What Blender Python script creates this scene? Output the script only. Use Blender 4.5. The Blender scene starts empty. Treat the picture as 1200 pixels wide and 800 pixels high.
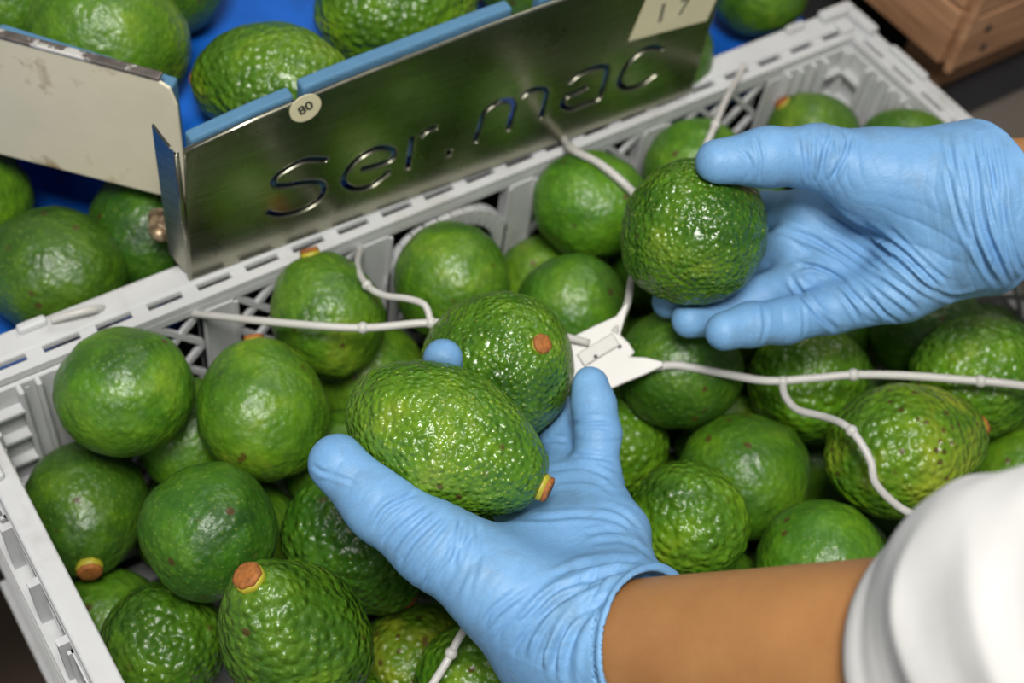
import bpy, bmesh, math, random
import numpy as np
from mathutils import Vector, Matrix, Euler
D = bpy.data
C = bpy.context.scene.collection
PI = math.pi
random.seed(7)

# ------------------------------------------------------------------ camera
ZR = 0.80                       # height of the crate rim above the floor
CAM_Z = ZR + 0.58805
F_PX = 1600.0                   # focal length in pixels of a 1200 px wide frame
_a, _b, _c = 0.6590583, 0.1803110, -0.7279217
CAM_R = Matrix.Rotation(_c, 3, 'Z') @ Matrix.Rotation(_a, 3, 'X') @ Matrix.Rotation(_b, 3, 'Z')
CAM_O = Vector((0, 0, CAM_Z))
cam_d = D.cameras.new('camera')
cam = D.objects.new('camera', cam_d)
C.objects.link(cam)
cam.matrix_world = Matrix.Translation(CAM_O) @ CAM_R.to_4x4()
cam_d.sensor_width = 36.0
cam_d.lens = F_PX * 36.0 / 1200.0
cam_d.clip_start = 0.05
cam_d.dof.use_dof = True
cam_d.dof.focus_distance = 0.605
cam_d.dof.aperture_fstop = 6.3
sc = bpy.context.scene
sc.camera = cam

# ------------------------------------------------------------------ light and exposure
sc.view_settings.view_transform = 'Standard'
sc.view_settings.look = 'None'
sc.view_settings.gamma = 1.0
sc.view_settings.use_curve_mapping = False
sc.view_settings.exposure = -0.18
world = D.worlds.new('hall')
sc.world = world
world.use_nodes = True
world.node_tree.nodes['Background'].inputs[0].default_value = (0.95, 0.98, 1.0, 1)
world.node_tree.nodes['Background'].inputs[1].default_value = 0.17


def area(name, loc, target, sx, sy, power, col=(1, 1, 1)):
    l = D.lights.new(name, 'AREA')
    l.shape = 'RECTANGLE'
    l.size, l.size_y = sx, sy
    l.energy = power
    l.color = col
    o = D.objects.new(name, l)
    C.objects.link(o)
    o.location = loc
    d = Vector(target) - Vector(loc)
    o.rotation_euler = d.to_track_quat('-Z', 'Y').to_euler()
    return o


area('ceiling_lamp', (-0.05, -0.04, ZR + 1.26), (0.34, 0.28, ZR), 0.36, 0.36, 22.0, (1.0, 0.975, 0.93))
area('guard_fill', (-1.3, -0.8, ZR + 1.3), (0.2, 0.4, ZR), 0.8, 0.8, 6.0, (1.0, 0.97, 0.92))  # fill light added to brighten the cream guard, no known lamp there
area('ceiling_lamp.001', (1.5, 1.2, ZR + 1.9), (0.4, 0.4, ZR), 0.9, 0.25, 10.0, (1.0, 0.97, 0.93))


def P(u, v, d):
    """the point seen at (u, v) of the photograph, d metres along the viewing axis"""
    return CAM_O + CAM_R @ Vector(((u - 600) / F_PX * d, -(v - 400) / F_PX * d, -d))


def PZ(u, v, z):
    r = CAM_R @ Vector(((u - 600) / F_PX, -(v - 400) / F_PX, -1))
    return CAM_O + r * ((z + ZR - CAM_Z) / r.z)


def CD(x, y, t):
    """a direction given as right, up, towards the viewer"""
    return (CAM_R @ Vector((x, y, t))).normalized()


# ------------------------------------------------------------------ object helpers
def tag(o, label=None, cat=None, group=None, kind=None):
    if label: o['label'] = label
    if cat: o['category'] = cat
    if group: o['group'] = group
    if kind: o['kind'] = kind
    return o


def empty(name, loc=(0, 0, 0), **kw):
    o = D.objects.new(name, None)
    C.objects.link(o)
    o.location = loc
    o.empty_display_size = 0.02
    return tag(o, **kw)


def link(name, me, mat=None, parent=None, smooth=True, world_coords=True):
    o = D.objects.new(name, me)
    C.objects.link(o)
    if mat: me.materials.append(mat)
    if smooth:
        me.shade_smooth() if hasattr(me, 'shade_smooth') else None
    if parent:
        o.parent = parent
        if world_coords:
            o.matrix_parent_inverse = Matrix.Translation(-Vector(parent.location))
    return o


def from_bm(name, bm, mat, parent=None, smooth=False, bevel=0, seg=2):
    bmesh.ops.recalc_face_normals(bm, faces=bm.faces[:])
    me = D.meshes.new(name)
    bm.to_mesh(me)
    bm.free()
    o = link(name, me, mat, parent, smooth)
    if bevel:
        m = o.modifiers.new('bevel', 'BEVEL')
        m.width = bevel
        m.segments = seg
        m.limit_method = 'ANGLE'
        m.angle_limit = math.radians(40)
    return o


def add_box(bm, c, s, rot=None):
    """box of full size s centred on c; rot is a 3x3 matrix"""
    vs = []
    for x in (-.5, .5):
        for y in (-.5, .5):
            for z in (-.5, .5):
                v = Vector((x * s[0], y * s[1], z * s[2]))
                if rot is not None: v = rot @ v
                vs.append(bm.verts.new(v + Vector(c)))
    for f in ((0, 1, 3, 2), (4, 6, 7, 5), (0, 4, 5, 1), (2, 3, 7, 6), (0, 2, 6, 4), (1, 5, 7, 3)):
        bm.faces.new([vs[i] for i in f])


def box2(bm, a, b):
    add_box(bm, [(a[i] + b[i]) / 2 for i in range(3)], [abs(b[i] - a[i]) for i in range(3)])


def add_bar(bm, p, q, nrm, w, t):
    """rectangular bar from p to q, w wide in the plane whose normal is nrm, t thick along it"""
    p, q, n = Vector(p), Vector(q), Vector(nrm).normalized()
    d = (q - p)
    L = d.length
    d.normalize()
    s = n.cross(d)
    add_box(bm, (p + q) / 2, (L, w, t), Matrix((d, s, n)).transposed())


def add_prism(bm, poly, ext):
    """solid from a planar polygon of 3D points pushed along ext"""
    a = [bm.verts.new(Vector(p)) for p in poly]
    b = [bm.verts.new(Vector(p) + Vector(ext)) for p in poly]
    bm.faces.new(a)
    bm.faces.new(b[::-1])
    n = len(a)
    for i in range(n):
        bm.faces.new((a[i], b[i], b[(i + 1) % n], a[(i + 1) % n]))


def spline(pts, n=8):
    """Catmull-Rom through pts"""
    pts = [Vector(p) for p in pts]
    out = []
    for i in range(len(pts) - 1):
        p0 = pts[max(i - 1, 0)]; p1 = pts[i]; p2 = pts[i + 1]; p3 = pts[min(i + 2, len(pts) - 1)]
        for k in range(n):
            t = k / n
            out.append(0.5 * ((2 * p1) + (p2 - p0) * t + (2 * p0 - 5 * p1 + 4 * p2 - p3) * t * t
                              + (3 * p1 - p0 - 3 * p2 + p3) * t ** 3))
    out.append(pts[-1])
    return out


def add_tube(bm, pts, rad, seg=10, cap=True, flat=None):
    """tube through pts; rad a number or a list; flat = (normal, ratio) squashes it along normal"""
    n = len(pts)
    rads = rad if isinstance(rad, (list, tuple)) else [rad] * n
    prev = None
    rings = []
    for i in range(n):
        a = pts[max(i - 1, 0)]; b = pts[min(i + 1, n - 1)]
        d = (Vector(b) - Vector(a)).normalized()
        if prev is None:
            up = Vector((0, 0, 1)) if abs(d.z) < .9 else Vector((1, 0, 0))
            u = d.cross(up).normalized()
        else:
            u = (prev - d * prev.dot(d)).normalized()
        prev = u
        w = d.cross(u)
        ring = []
        for k in range(seg):
            t = 2 * PI * k / seg
            ring.append(bm.verts.new(Vector(pts[i]) + (u * math.cos(t) + w * math.sin(t)) * rads[i]))
        rings.append(ring)
    for i in range(n - 1):
        for k in range(seg):
            bm.faces.new((rings[i][k], rings[i][(k + 1) % seg], rings[i + 1][(k + 1) % seg], rings[i + 1][k]))
    if cap:
        bm.faces.new(rings[0][::-1])
        bm.faces.new(rings[-1])


def add_ball(bm, c, r, seg=12, rings=8, scale=(1, 1, 1)):
    m = Matrix.Translation(Vector(c)) @ Matrix.Diagonal((*[r * s for s in scale], 1))
    bmesh.ops.create_uvsphere(bm, u_segments=seg, v_segments=rings, radius=1, matrix=m)


# ------------------------------------------------------------------ materials
def srgb(r, g, b):
    f = lambda c: (c / 255 / 12.92) if c / 255 <= .04045 else ((c / 255 + .055) / 1.055) ** 2.4
    return (f(r), f(g), f(b), 1)


class NT:
    def __init__(s, name):
        s.m = D.materials.new(name)
        s.m.use_nodes = True
        s.t = s.m.node_tree
        s.b = s.t.nodes['Principled BSDF']

    def n(s, typ, **kw):
        x = s.t.nodes.new('ShaderNode' + typ)
        for k, v in kw.items():
            if k.startswith('i_'):
                x.inputs[k[2:].replace('_', ' ')].default_value = v
            else:
                setattr(x, k, v)
        return x

    def l(s, a, b): s.t.links.new(a, b)

    def coord(s, which='Object'): return s.n('TexCoord').outputs[which]

    def noise(s, vec, scale, detail=4, rough=.55, dist=0):
        x = s.n('TexNoise')
        x.inputs['Scale'].default_value = scale
        x.inputs['Detail'].default_value = detail
        x.inputs['Roughness'].default_value = rough
        x.inputs['Distortion'].default_value = dist
        if vec is not None: s.l(vec, x.inputs['Vector'])
        return x.outputs['Fac']

    def vor(s, vec, scale, feature='F1', smooth=None):
        x = s.n('TexVoronoi', feature=feature)
        x.inputs['Scale'].default_value = scale
        if smooth is not None: x.inputs['Smoothness'].default_value = smooth
        s.l(vec, x.inputs['Vector'])
        return x

    def ramp(s, fac, stops):
        x = s.n('ValToRGB')
        e = x.color_ramp.elements
        while len(e) < len(stops): e.new(.5)
        for i, (p, c) in enumerate(stops):
            e[i].position = p
            e[i].color = c if len(c) == 4 else (*c, 1)
        s.l(fac, x.inputs['Fac'])
        return x.outputs['Color']

    def val(s, fac, a, b, c, d):
        x = s.n('MapRange')
        for k, v in zip(('From Min', 'From Max', 'To Min', 'To Max'), (a, b, c, d)): x.inputs[k].default_value = v
        s.l(fac, x.inputs['Value'])
        return x.outputs['Result']

    def math(s, op, a, b=None):
        x = s.n('Math', operation=op)
        for i, q in enumerate((a, b)):
            if q is None: continue
            if isinstance(q, (int, float)): x.inputs[i].default_value = q
            else: s.l(q, x.inputs[i])
        return x.outputs[0]

    def mix(s, fac, a, b, mode='MIX'):
        x = s.n('Mix', data_type='RGBA', blend_type=mode)
        for k, q in ((0, fac), (6, a), (7, b)):
            if isinstance(q, (int, float)): x.inputs[k].default_value = q
            elif isinstance(q, tuple): x.inputs[k].default_value = q
            else: s.l(q, x.inputs[k])
        return x.outputs[2]

    def bump(s, h, strength, dist, prev=None):
        x = s.n('Bump')
        x.inputs['Strength'].default_value = strength
        x.inputs['Distance'].default_value = dist
        s.l(h, x.inputs['Height'])
        if prev is not None: s.l(prev, x.inputs['Normal'])
        return x.outputs['Normal']

    def out(s, col=None, rough=None, normal=None, **kw):
        for k, q in (('Base Color', col), ('Roughness', rough), ('Normal', normal)):
            if q is None: continue
            if isinstance(q, (int, float, tuple)): s.b.inputs[k].default_value = q
            else: s.l(q, s.b.inputs[k])
        for k, v in kw.items(): s.b.inputs[k.replace('_', ' ')].default_value = v
        return s.m


def simple(name, col, rough=.5, metal=0, grain=0, gscale=60, dirt=None, dscale=8, dlo=.5, dhi=.7, bump=0, **kw):
    t = NT(name)
    v = t.coord()
    c = col
    if grain:
        n = t.noise(v, gscale, 5)
        c = t.mix(t.val(n, .3, .7, 0, 1), tuple([x * (1 - grain) for x in col[:3]]) + (1,), tuple([min(1, x * (1 + grain)) for x in col[:3]]) + (1,))
    if dirt:
        n = t.noise(v, dscale, 6, .65)
        c = t.mix(t.val(n, dlo, dhi, 0, 1), c, dirt)
    nn = None
    if bump:
        nn = t.bump(t.noise(v, gscale * 2, 4), .6, bump)
    return t.out(c, rough, nn, Metallic=metal, **kw)


def avocado_mat(name, pebble, pscale, dots, freckle, gloss=.3, fscale=130, yellow=0.):
    t = NT(name)
    v = t.coord()
    oi = t.n('ObjectInfo')
    sh = t.n('VectorMath', operation='ADD')
    sc_ = t.n('VectorMath', operation='SCALE')
    cb = t.n('CombineXYZ')
    for k in range(3): t.l(oi.outputs['Random'], cb.inputs[k])
    t.l(cb.outputs[0], sc_.inputs[0]); sc_.inputs['Scale'].default_value = 7.3
    t.l(v, sh.inputs[0]); t.l(sc_.outputs[0], sh.inputs[1])
    w = sh.outputs[0]
    big = t.noise(w, 26, 4, .6, .6)
    med = t.noise(w, 130, 4, .6)
    base = t.ramp(big, [(.28, srgb(46, 82, 19)), (.46, srgb(74, 117, 21)), (.60, srgb(98, 137, 26)), (.74, srgb(132, 154, 42))])
    base = t.mix(t.val(med, .35, .7, 0, .5), base, srgb(46, 86, 20))
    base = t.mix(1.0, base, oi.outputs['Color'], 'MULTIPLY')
    peb = t.vor(w, pscale, 'SMOOTH_F1', .5)
    hgt = t.val(peb.outputs['Distance'], 0, .75, 1, 0)
    # paler tops of the pebbles
    base = t.mix(t.val(hgt, .55, .95, 0, .30), base, srgb(120, 158, 42))
    if yellow:
        base = t.mix(t.val(t.noise(w, 40, 4, .6), .48, .66, 0, yellow), base, srgb(150, 158, 40))
    # lenticels
    den = t.vor(w, 330, 'F1')
    dotm = t.val(den.outputs['Distance'], .10, .22, dots, 0)
    base = t.mix(dotm, base, srgb(176, 186, 84))
    # brown freckles and scars
    fr = t.vor(w, fscale, 'F1')
    sep = t.n('SeparateColor'); t.l(fr.outputs['Color'], sep.inputs[0])
    pick = t.val(sep.outputs[0], 1 - freckle, 1 - freckle + .02, 0, 1)
    spot = t.math('MULTIPLY', pick, t.val(t.math('ADD', fr.outputs['Distance'], t.math('MULTIPLY', t.noise(w, 420, 4, .7), .40)), .40, .53, 1, 0))
    base = t.mix(t.math('MULTIPLY', spot, .8), base, srgb(78, 46, 26))
    n1 = t.bump(t.noise(w, 150, 3, .5), .5, .0022)
    n2 = t.bump(hgt, pebble, .0016, n1)
    n3 = t.bump(t.noise(w, 900, 3), .25, .0004, n2)
    rough = t.val(med, .3, .7, gloss - .05, gloss + .12)
    return t.out(base, rough, n3, Specular_IOR_Level=.62)


M = {}
M['skin_fine'] = avocado_mat('avocado_skin_fine', .75, 340, .55, .06, .22, 150)
M['skin_soft'] = avocado_mat('avocado_skin_soft', .30, 250, .22, .08, .38)
M['skin_bumpy'] = avocado_mat('avocado_skin_bumpy', 1.0, 225, .25, .04, .30)
M['skin_freckled'] = avocado_mat('avocado_skin_freckled', 1.0, 235, .2, .45, .34, 165, .6)
M['stem'] = simple('stem_brown', srgb(158, 96, 42), .7, grain=.35, gscale=500, dirt=srgb(104, 58, 26), dscale=260, dlo=.5, dhi=.65, bump=.0006)
M['stem_ring'] = simple('stem_yellow', srgb(168, 160, 44), .5, grain=.2, gscale=300)
M['crate'] = simple('crate_plastic', srgb(196, 197, 198), .42, grain=.04, gscale=40, dirt=srgb(168, 164, 156), dscale=22, dlo=.56, dhi=.8, bump=.0002)
M['cord'] = simple('white_elastic', srgb(194, 192, 187), .4, grain=.03, gscale=90)
M['hole_disc'] = simple('dark_hole_disc', srgb(50, 50, 50), .7)
M['belt'] = simple('blue_tray_rubber', srgb(8, 92, 190), .5, grain=.1, gscale=30, dirt=srgb(10, 70, 140), dscale=14)
M['foam'] = simple('blue_foam', srgb(80, 124, 156), .8, grain=.08, gscale=120, bump=.0003)
M['cream'] = simple('cream_paint', srgb(222, 214, 188), .5, grain=.05, gscale=30, dirt=srgb(150, 122, 82), dscale=30, dlo=.58, dhi=.72, bump=.0002)
M['worn'] = simple('worn_metal_edge', srgb(120, 112, 106), .5, metal=.6, grain=.3, gscale=160, dirt=srgb(235, 232, 225), dscale=40, dlo=.5, dhi=.56)
M['rust'] = simple('rusty_steel', srgb(170, 150, 122), .45, metal=.7, grain=.3, gscale=200, dirt=srgb(96, 70, 48), dscale=130, dlo=.5, dhi=.62, bump=.0005)
M['frame'] = simple('dark_machine_steel', srgb(38, 38, 40), .6, grain=.2, gscale=20)
M['label'] = simple('cream_sticker', srgb(224, 216, 180), .6, grain=.04)
M['ink'] = simple('black_ink', srgb(48, 46, 44), .6)
M['ink_pale'] = simple('faded_ink', srgb(120, 116, 104), .6)
M['bench'] = simple('steel_bench', srgb(120, 114, 106), .5, metal=.3, grain=.1, gscale=14)
M['floor'] = simple('brown_concrete_floor', srgb(96, 80, 66), .8, grain=.15, gscale=6)
M['skin'] = None


def steel_mat():
    t = NT('brushed_stainless')
    v = t.coord()
    mp = t.n('Mapping'); mp.inputs['Scale'].default_value = (6, 6, 220)
    t.l(v, mp.inputs['Vector'])
    n = t.noise(mp.outputs[0], 3, 5, .7)
    sm = t.noise(v, 34, 6, .6)
    col = t.mix(t.val(n, .3, .7, 0, 1), srgb(146, 145, 128), srgb(172, 170, 152))
    return t.out(col, t.val(sm, .35, .7, .24, .35), t.bump(n, .08, .0002), Metallic=1.0)


M['steel'] = steel_mat()


def glove_mat():
    t = NT('blue_nitrile')
    v = t.coord()
    n = t.noise(v, 24, 5, .6)
    sm = t.noise(v, 42, 7, .7, .4)
    col = t.mix(t.val(n, .3, .7, 0, 1), srgb(108, 156, 203), srgb(120, 168, 212))
    col = t.mix(t.val(sm, .50, .78, 0, .55), col, srgb(100, 118, 124))
    gr = t.noise(v, 900, 2)
    col = t.mix(t.val(gr, .35, .65, 0, .10), col, srgb(70, 110, 150))
    mp = t.n('Mapping'); mp.inputs['Rotation'].default_value = (.5, .3, .8); mp.inputs['Scale'].default_value = (1, 3.2, 1)
    t.l(v, mp.inputs['Vector'])
    w1 = t.noise(mp.outputs[0], 90, 4, .55, .8)
    rid = t.math('ABSOLUTE', t.math('SUBTRACT', w1, .5))
    nn = t.bump(t.val(rid, 0, .12, 0, 1), .16, .0007)
    nn = t.bump(t.noise(v, 1500, 2), .12, .0002, nn)
    return t.out(col, .5, nn, Specular_IOR_Level=.4)


M['glove'] = glove_mat()


def human_mat():
    t = NT('tan_skin')
    v = t.coord()
    n = t.noise(v, 30, 4)
    col = t.mix(t.val(n, .3, .7, 0, 1), srgb(162, 112, 66), srgb(178, 128, 78))
    col = t.mix(t.val(t.noise(v, 420, 3), .5, .8, 0, .18), col, srgb(140, 84, 48))
    nn = t.bump(t.noise(v, 700, 3), .12, .0005)
    m = t.out(col, .5, nn, Subsurface_Weight=.12, Subsurface_Scale=.004)
    t.b.inputs['Subsurface Radius'].default_value = (1, .35, .18)
    return m


M['skin'] = human_mat()
M['coat'] = simple('white_coat_cotton', srgb(232, 231, 228), .85, grain=.02, gscale=300, bump=.0002)


def wood_mat():
    t = NT('brown_box_board')
    v = t.coord()
    mp = t.n('Mapping'); mp.inputs['Scale'].default_value = (1, 1, 9)
    t.l(v, mp.inputs['Vector'])
    n = t.noise(mp.outputs[0], 10, 6, .6, .5)
    col = t.ramp(n, [(.3, srgb(146, 104, 74)), (.55, srgb(184, 138, 102)), (.75, srgb(204, 160, 122))])
    return t.out(col, .65, t.bump(n, .15, .001))


M['wood'] = wood_mat()
# ------------------------------------------------------------------ numpy tools: noise, distance fields, surface nets
def vnoise(p, seed=0):
    """smooth value noise in -1..1 at points p (n,3)"""
    i = np.floor(p).astype(np.int64)
    f = p - i
    f = f * f * (3 - 2 * f)
    out = np.zeros(len(p))
    for dx in (0, 1):
        for dy in (0, 1):
            for dz in (0, 1):
                h = (i[:, 0] + dx) * 73856093 ^ (i[:, 1] + dy) * 19349663 ^ (i[:, 2] + dz) * 83492791 ^ (seed * 2654435)
                h = (h ^ (h >> 13)) * 1274126177 & 0x7fffffff
                h = (h ^ (h >> 16)) & 0xffff
                w = (f[:, 0] if dx else 1 - f[:, 0]) * (f[:, 1] if dy else 1 - f[:, 1]) * (f[:, 2] if dz else 1 - f[:, 2])
                out += w * (h / 32767.5 - 1)
    return out


def capsule(p, a, b, ra, rb):
    a = np.asarray(a); b = np.asarray(b)
    ba = b - a
    t = np.clip(((p - a) @ ba) / (ba @ ba), 0, 1)
    return np.linalg.norm(p - a - t[:, None] * ba, axis=1) - (ra + (rb - ra) * t)


def smin(a, b, k):
    h = np.clip(k - np.abs(a - b), 0, None) / k
    return np.minimum(a, b) - h * h * k * .25


def smax(a, b, k): return -smin(-a, -b, k)


def chain(p, pts, k=.006):
    d = None
    for (a, ra), (b, rb) in zip(pts[:-1], pts[1:]):
        q = capsule(p, a, b, ra, rb)
        d = q if d is None else smin(d, q, k)
    return d


def surface(fn, lo, hi, h):
    """mesh of fn == 0: coarse search, fine sampling near the surface, naive surface nets"""
    lo = np.asarray(lo, float); n = np.ceil((np.asarray(hi) - lo) / h / 4).astype(int)
    g = [lo[i] + (np.arange(n[i]) * 4 + 1.5) * h for i in range(3)]
    X = np.stack(np.meshgrid(*g, indexing='ij'), -1).reshape(-1, 3)
    cv = fn(X)
    near = (np.abs(cv) < 4.6 * h).reshape(n)
    F = np.repeat(np.repeat(np.repeat(cv.reshape(n), 4, 0), 4, 1), 4, 2)
    Mk = np.repeat(np.repeat(np.repeat(near, 4, 0), 4, 1), 4, 2)
    idx = np.argwhere(Mk)
    F[Mk] = fn(lo + idx * h)
    ins = F < 0
    c = ins[:-1, :-1, :-1].astype(np.int8)
    s = np.zeros_like(c)
    for dx in (0, 1):
        for dy in (0, 1):
            for dz in (0, 1):
                s = s + ins[dx:F.shape[0] - 1 + dx, dy:F.shape[1] - 1 + dy, dz:F.shape[2] - 1 + dz]
    act = (s > 0) & (s < 8)
    cells = np.argwhere(act)
    vid = -np.ones(act.shape, np.int64)
    vid[act] = np.arange(len(cells))
    cor = [(dx, dy, dz) for dx in (0, 1) for dy in (0, 1) for dz in (0, 1)]
    val = np.stack([F[cells[:, 0] + a, cells[:, 1] + b, cells[:, 2] + e] for a, b, e in cor], 1)
    acc = np.zeros((len(cells), 3)); cnt = np.zeros(len(cells))
    for i in range(8):
        for j in range(i + 1, 8):
            if sum(abs(cor[i][q] - cor[j][q]) for q in range(3)) != 1: continue
            m = (val[:, i] < 0) != (val[:, j] < 0)
            t = np.where(m, val[:, i] / np.where(m, val[:, i] - val[:, j], 1), 0)[:, None]
            pt = np.array(cor[i]) * (1 - t) + np.array(cor[j]) * t
            acc += pt * m[:, None]; cnt += m
    V = lo + (cells + acc / cnt[:, None]) * h
    quads = []
    for ax in range(3):
        sl0 = [slice(1, -1)] * 3; sl1 = [slice(1, -1)] * 3
        sl0[ax] = slice(0, -1); sl1[ax] = slice(1, None)
        a = ins[tuple(sl0)]; b = ins[tuple(sl1)]
        e = np.argwhere(a != b)
        flip = a[tuple(e.T)]
        off = np.ones(3, int); off[ax] = 0
        e = e + off
        u, w = [(1, 2), (2, 0), (0, 1)][ax]
        q = []
        for du, dw in ((-1, -1), (0, -1), (0, 0), (-1, 0)):
            k = e.copy(); k[:, u] += du; k[:, w] += dw
            q.append(vid[tuple(k.T)])
        q = np.stack(q, 1)
        q[~flip] = q[~flip][:, ::-1]
        quads.append(q)
    Q = np.concatenate(quads)
    return V, Q[(Q >= 0).all(1)]


def vnormals(V, Q):
    n = np.cross(V[Q[:, 2]] - V[Q[:, 0]], V[Q[:, 3]] - V[Q[:, 1]])
    out = np.zeros_like(V)
    for k in range(4): np.add.at(out, Q[:, k], n)
    return out / np.maximum(np.linalg.norm(out, axis=1), 1e-12)[:, None]


def relax(V, Q, it=1, lam=.5):
    for _ in range(it):
        s = np.zeros_like(V); c = np.zeros(len(V))
        for k in range(4):
            np.add.at(s, Q[:, k], V[Q[:, (k + 1) % 4]]); np.add.at(c, Q[:, k], 1)
            np.add.at(s, Q[:, k], V[Q[:, (k - 1) % 4]]); np.add.at(c, Q[:, k], 1)
        V = V + lam * (s / c[:, None] - V)
    return V


def np_mesh(name, V, Q):
    me = D.meshes.new(name)
    me.vertices.add(len(V))
    me.vertices.foreach_set('co', np.ascontiguousarray(V, np.float32).ravel())
    k = Q.shape[1]
    me.loops.add(Q.size)
    me.loops.foreach_set('vertex_index', np.ascontiguousarray(Q, np.int32).ravel())
    me.polygons.add(len(Q))
    me.polygons.foreach_set('loop_start', np.arange(0, Q.size, k, dtype=np.int32))
    me.polygons.foreach_set('use_smooth', np.ones(len(Q), dtype=bool))
    me.update(calc_edges=True)
    me.validate()
    return me


# ------------------------------------------------------------------ avocados
def avo_profile(t, Dm, ratio, neck):
    z = Dm * ratio / 2 * np.cos(t)
    s = np.clip((np.cos(t) + .25) / 1.25, 0, 1)
    r = Dm / 2 * np.sin(t) * (1 - neck * s * s * (3 - 2 * s))
    return r, z


def avo_mesh(name, Dm, ratio, neck, seed, nu=56, nv=36, bump=.0009, bfreq=190):
    t = np.linspace(0, PI, nv + 1)[1:-1]
    r, z = avo_profile(t, Dm, ratio, neck)
    a = np.linspace(0, 2 * PI, nu, endpoint=False)
    V = np.stack([(r[:, None] * np.cos(a)).ravel(), (r[:, None] * np.sin(a)).ravel(), np.repeat(z, nu)], 1)
    V = np.vstack([V, [[0, 0, Dm * ratio / 2]], [[0, 0, -Dm * ratio / 2]]])
    n = V / np.linalg.norm(V, axis=1)[:, None]
    lump = vnoise(V * 38, seed) * .0016 + vnoise(V * 95, seed + 5) * .0004
    V = V + n * (lump + bump * vnoise(V * bfreq, seed + 9))[:, None]
    d = np.hypot(V[:, 0], V[:, 1])
    V[:, 2] -= np.where(V[:, 2] > 0, .0022 * np.exp(-(d / .0075) ** 2), 0)
    fs = []
    nr = nv - 1
    for i in range(nr - 1):
        for j in range(nu):
            fs.append((i * nu + j, (i + 1) * nu + j, (i + 1) * nu + (j + 1) % nu, i * nu + (j + 1) % nu))
    top, bot = nr * nu, nr * nu + 1
    for j in range(nu):
        fs.append((top, j, (j + 1) % nu)); fs.append((bot, (nr - 1) * nu + (j + 1) % nu, (nr - 1) * nu + j))
    me = D.meshes.new(name)
    me.from_pydata(V.tolist(), [], fs)
    me.shade_smooth()
    return me


def lathe_mesh(name, prof, seg, mat, wob=0):
    bm = bmesh.new()
    rings = []
    for k, (r, z) in enumerate(prof):
        rings.append([bm.verts.new((r * (1 + wob * math.sin(3.1 * j + k)) * math.cos(2 * PI * j / seg),
                                    r * (1 + wob * math.cos(2.3 * j + k)) * math.sin(2 * PI * j / seg), z)) for j in range(seg)])
    for i in range(len(rings) - 1):
        for j in range(seg):
            bm.faces.new((rings[i][j], rings[i][(j + 1) % seg], rings[i + 1][(j + 1) % seg], rings[i + 1][j]))
    bm.faces.new(rings[0][::-1]); bm.faces.new(rings[-1])
    bmesh.ops.recalc_face_normals(bm, faces=bm.faces[:])
    me = D.meshes.new(name)
    bm.to_mesh(me); bm.free()
    me.materials.append(mat)
    me.shade_smooth()
    return me


STEM = lathe_mesh('stem', [(.0030, -.003), (.0042, .0012), (.0050, .0030), (.0049, .0040), (.0038, .0046), (.0012, .0043)], 14, M['stem'], .06)
COLLAR = lathe_mesh('stem_collar', [(.0030, -.004), (.0050, -.0005), (.0054, .0012), (.0050, .0026), (.0030, .0030)], 14, M['stem_ring'], .05)


def avocado(pos, Dm, ratio, axis, label, group, mat='skin_soft', neck=.12, seed=0, tint=(1, 1, 1), mesh=None, stem=1.0,
            nu=56, nv=36, bump=.0009, bfreq=190, sink=.0034):
    me = mesh or avo_mesh('avocado', Dm, ratio, neck, seed, nu, nv, bump, bfreq)
    if not me.materials: me.materials.append(M[mat])
    o = D.objects.new('avocado', me)
    C.objects.link(o)
    o.location = pos
    q = Vector(axis).normalized().to_track_quat('Z', 'Y')
    o.rotation_euler = (q.to_matrix() @ Matrix.Rotation(seed * 1.7, 3, 'Z')).to_euler()
    o.color = (*tint, 1)
    tag(o, label, 'avocado', group)
    if stem:
        for nm, m in (('stem', STEM), ('stem_collar', COLLAR)):
            s = D.objects.new(nm, m)
            C.objects.link(s)
            s.parent = o
            s.location = (0, 0, Dm * ratio / 2 - sink)
            s.scale = (stem, stem, stem)
    return o


# the three fruit held in the gloved hands
HELD = {
    'front': dict(pos=P(524, 517, .620), Dm=.0690, ratio=1.42, axis=CD(.86, -.40, .16), neck=.17),
    'back': dict(pos=P(585, 430, .686), Dm=.0780, ratio=1.10, axis=CD(.46, .26, .78), neck=.10),
    'right': dict(pos=P(812, 272, .70), Dm=.0755, ratio=1.05, axis=CD(-.1, .1, -1), neck=.05),
}


def avo_sdf(p, pos, Dm, ratio, axis, neck, grow=0.):
    a = np.array(axis)
    q = p - np.array(pos)
    z = q @ a
    rho = np.linalg.norm(q - z[:, None] * a, axis=1)
    s = np.clip((z / (Dm * ratio / 2) + .25) / 1.25, 0, 1)
    w = 1 - neck * s * s * (3 - 2 * s)
    k = np.sqrt((z / (Dm * ratio / 2 + grow)) ** 2 + (rho / (Dm / 2 * w + grow)) ** 2)
    return (k - 1) * Dm / 2


# ------------------------------------------------------------------ the person's gloved hands and arms
def J(u, v, d, r): return (np.array(P(u, v, d)), r / 1000)


def folds(V, N, lst):
    h = np.zeros(len(V))
    for (c, rad, direc, wl, amp, warp, seed) in lst:
        c = np.array(c); dv = np.array(direc)
        g = np.exp(-((np.linalg.norm(V - c, axis=1) / rad) ** 2) * 1.2)
        ph = (V - c) @ dv / wl + warp * vnoise(V * 34, seed) + .35 * vnoise(V * 90, seed + 3)
        tri = np.abs(ph - np.floor(ph) - .5) * 2           # 0..1
        h += amp * g * (1 - 1.9 * (1 - tri) ** 3) * (.55 + .45 * vnoise(V * 60, seed + 7))
    return V + N * h[:, None]


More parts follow.
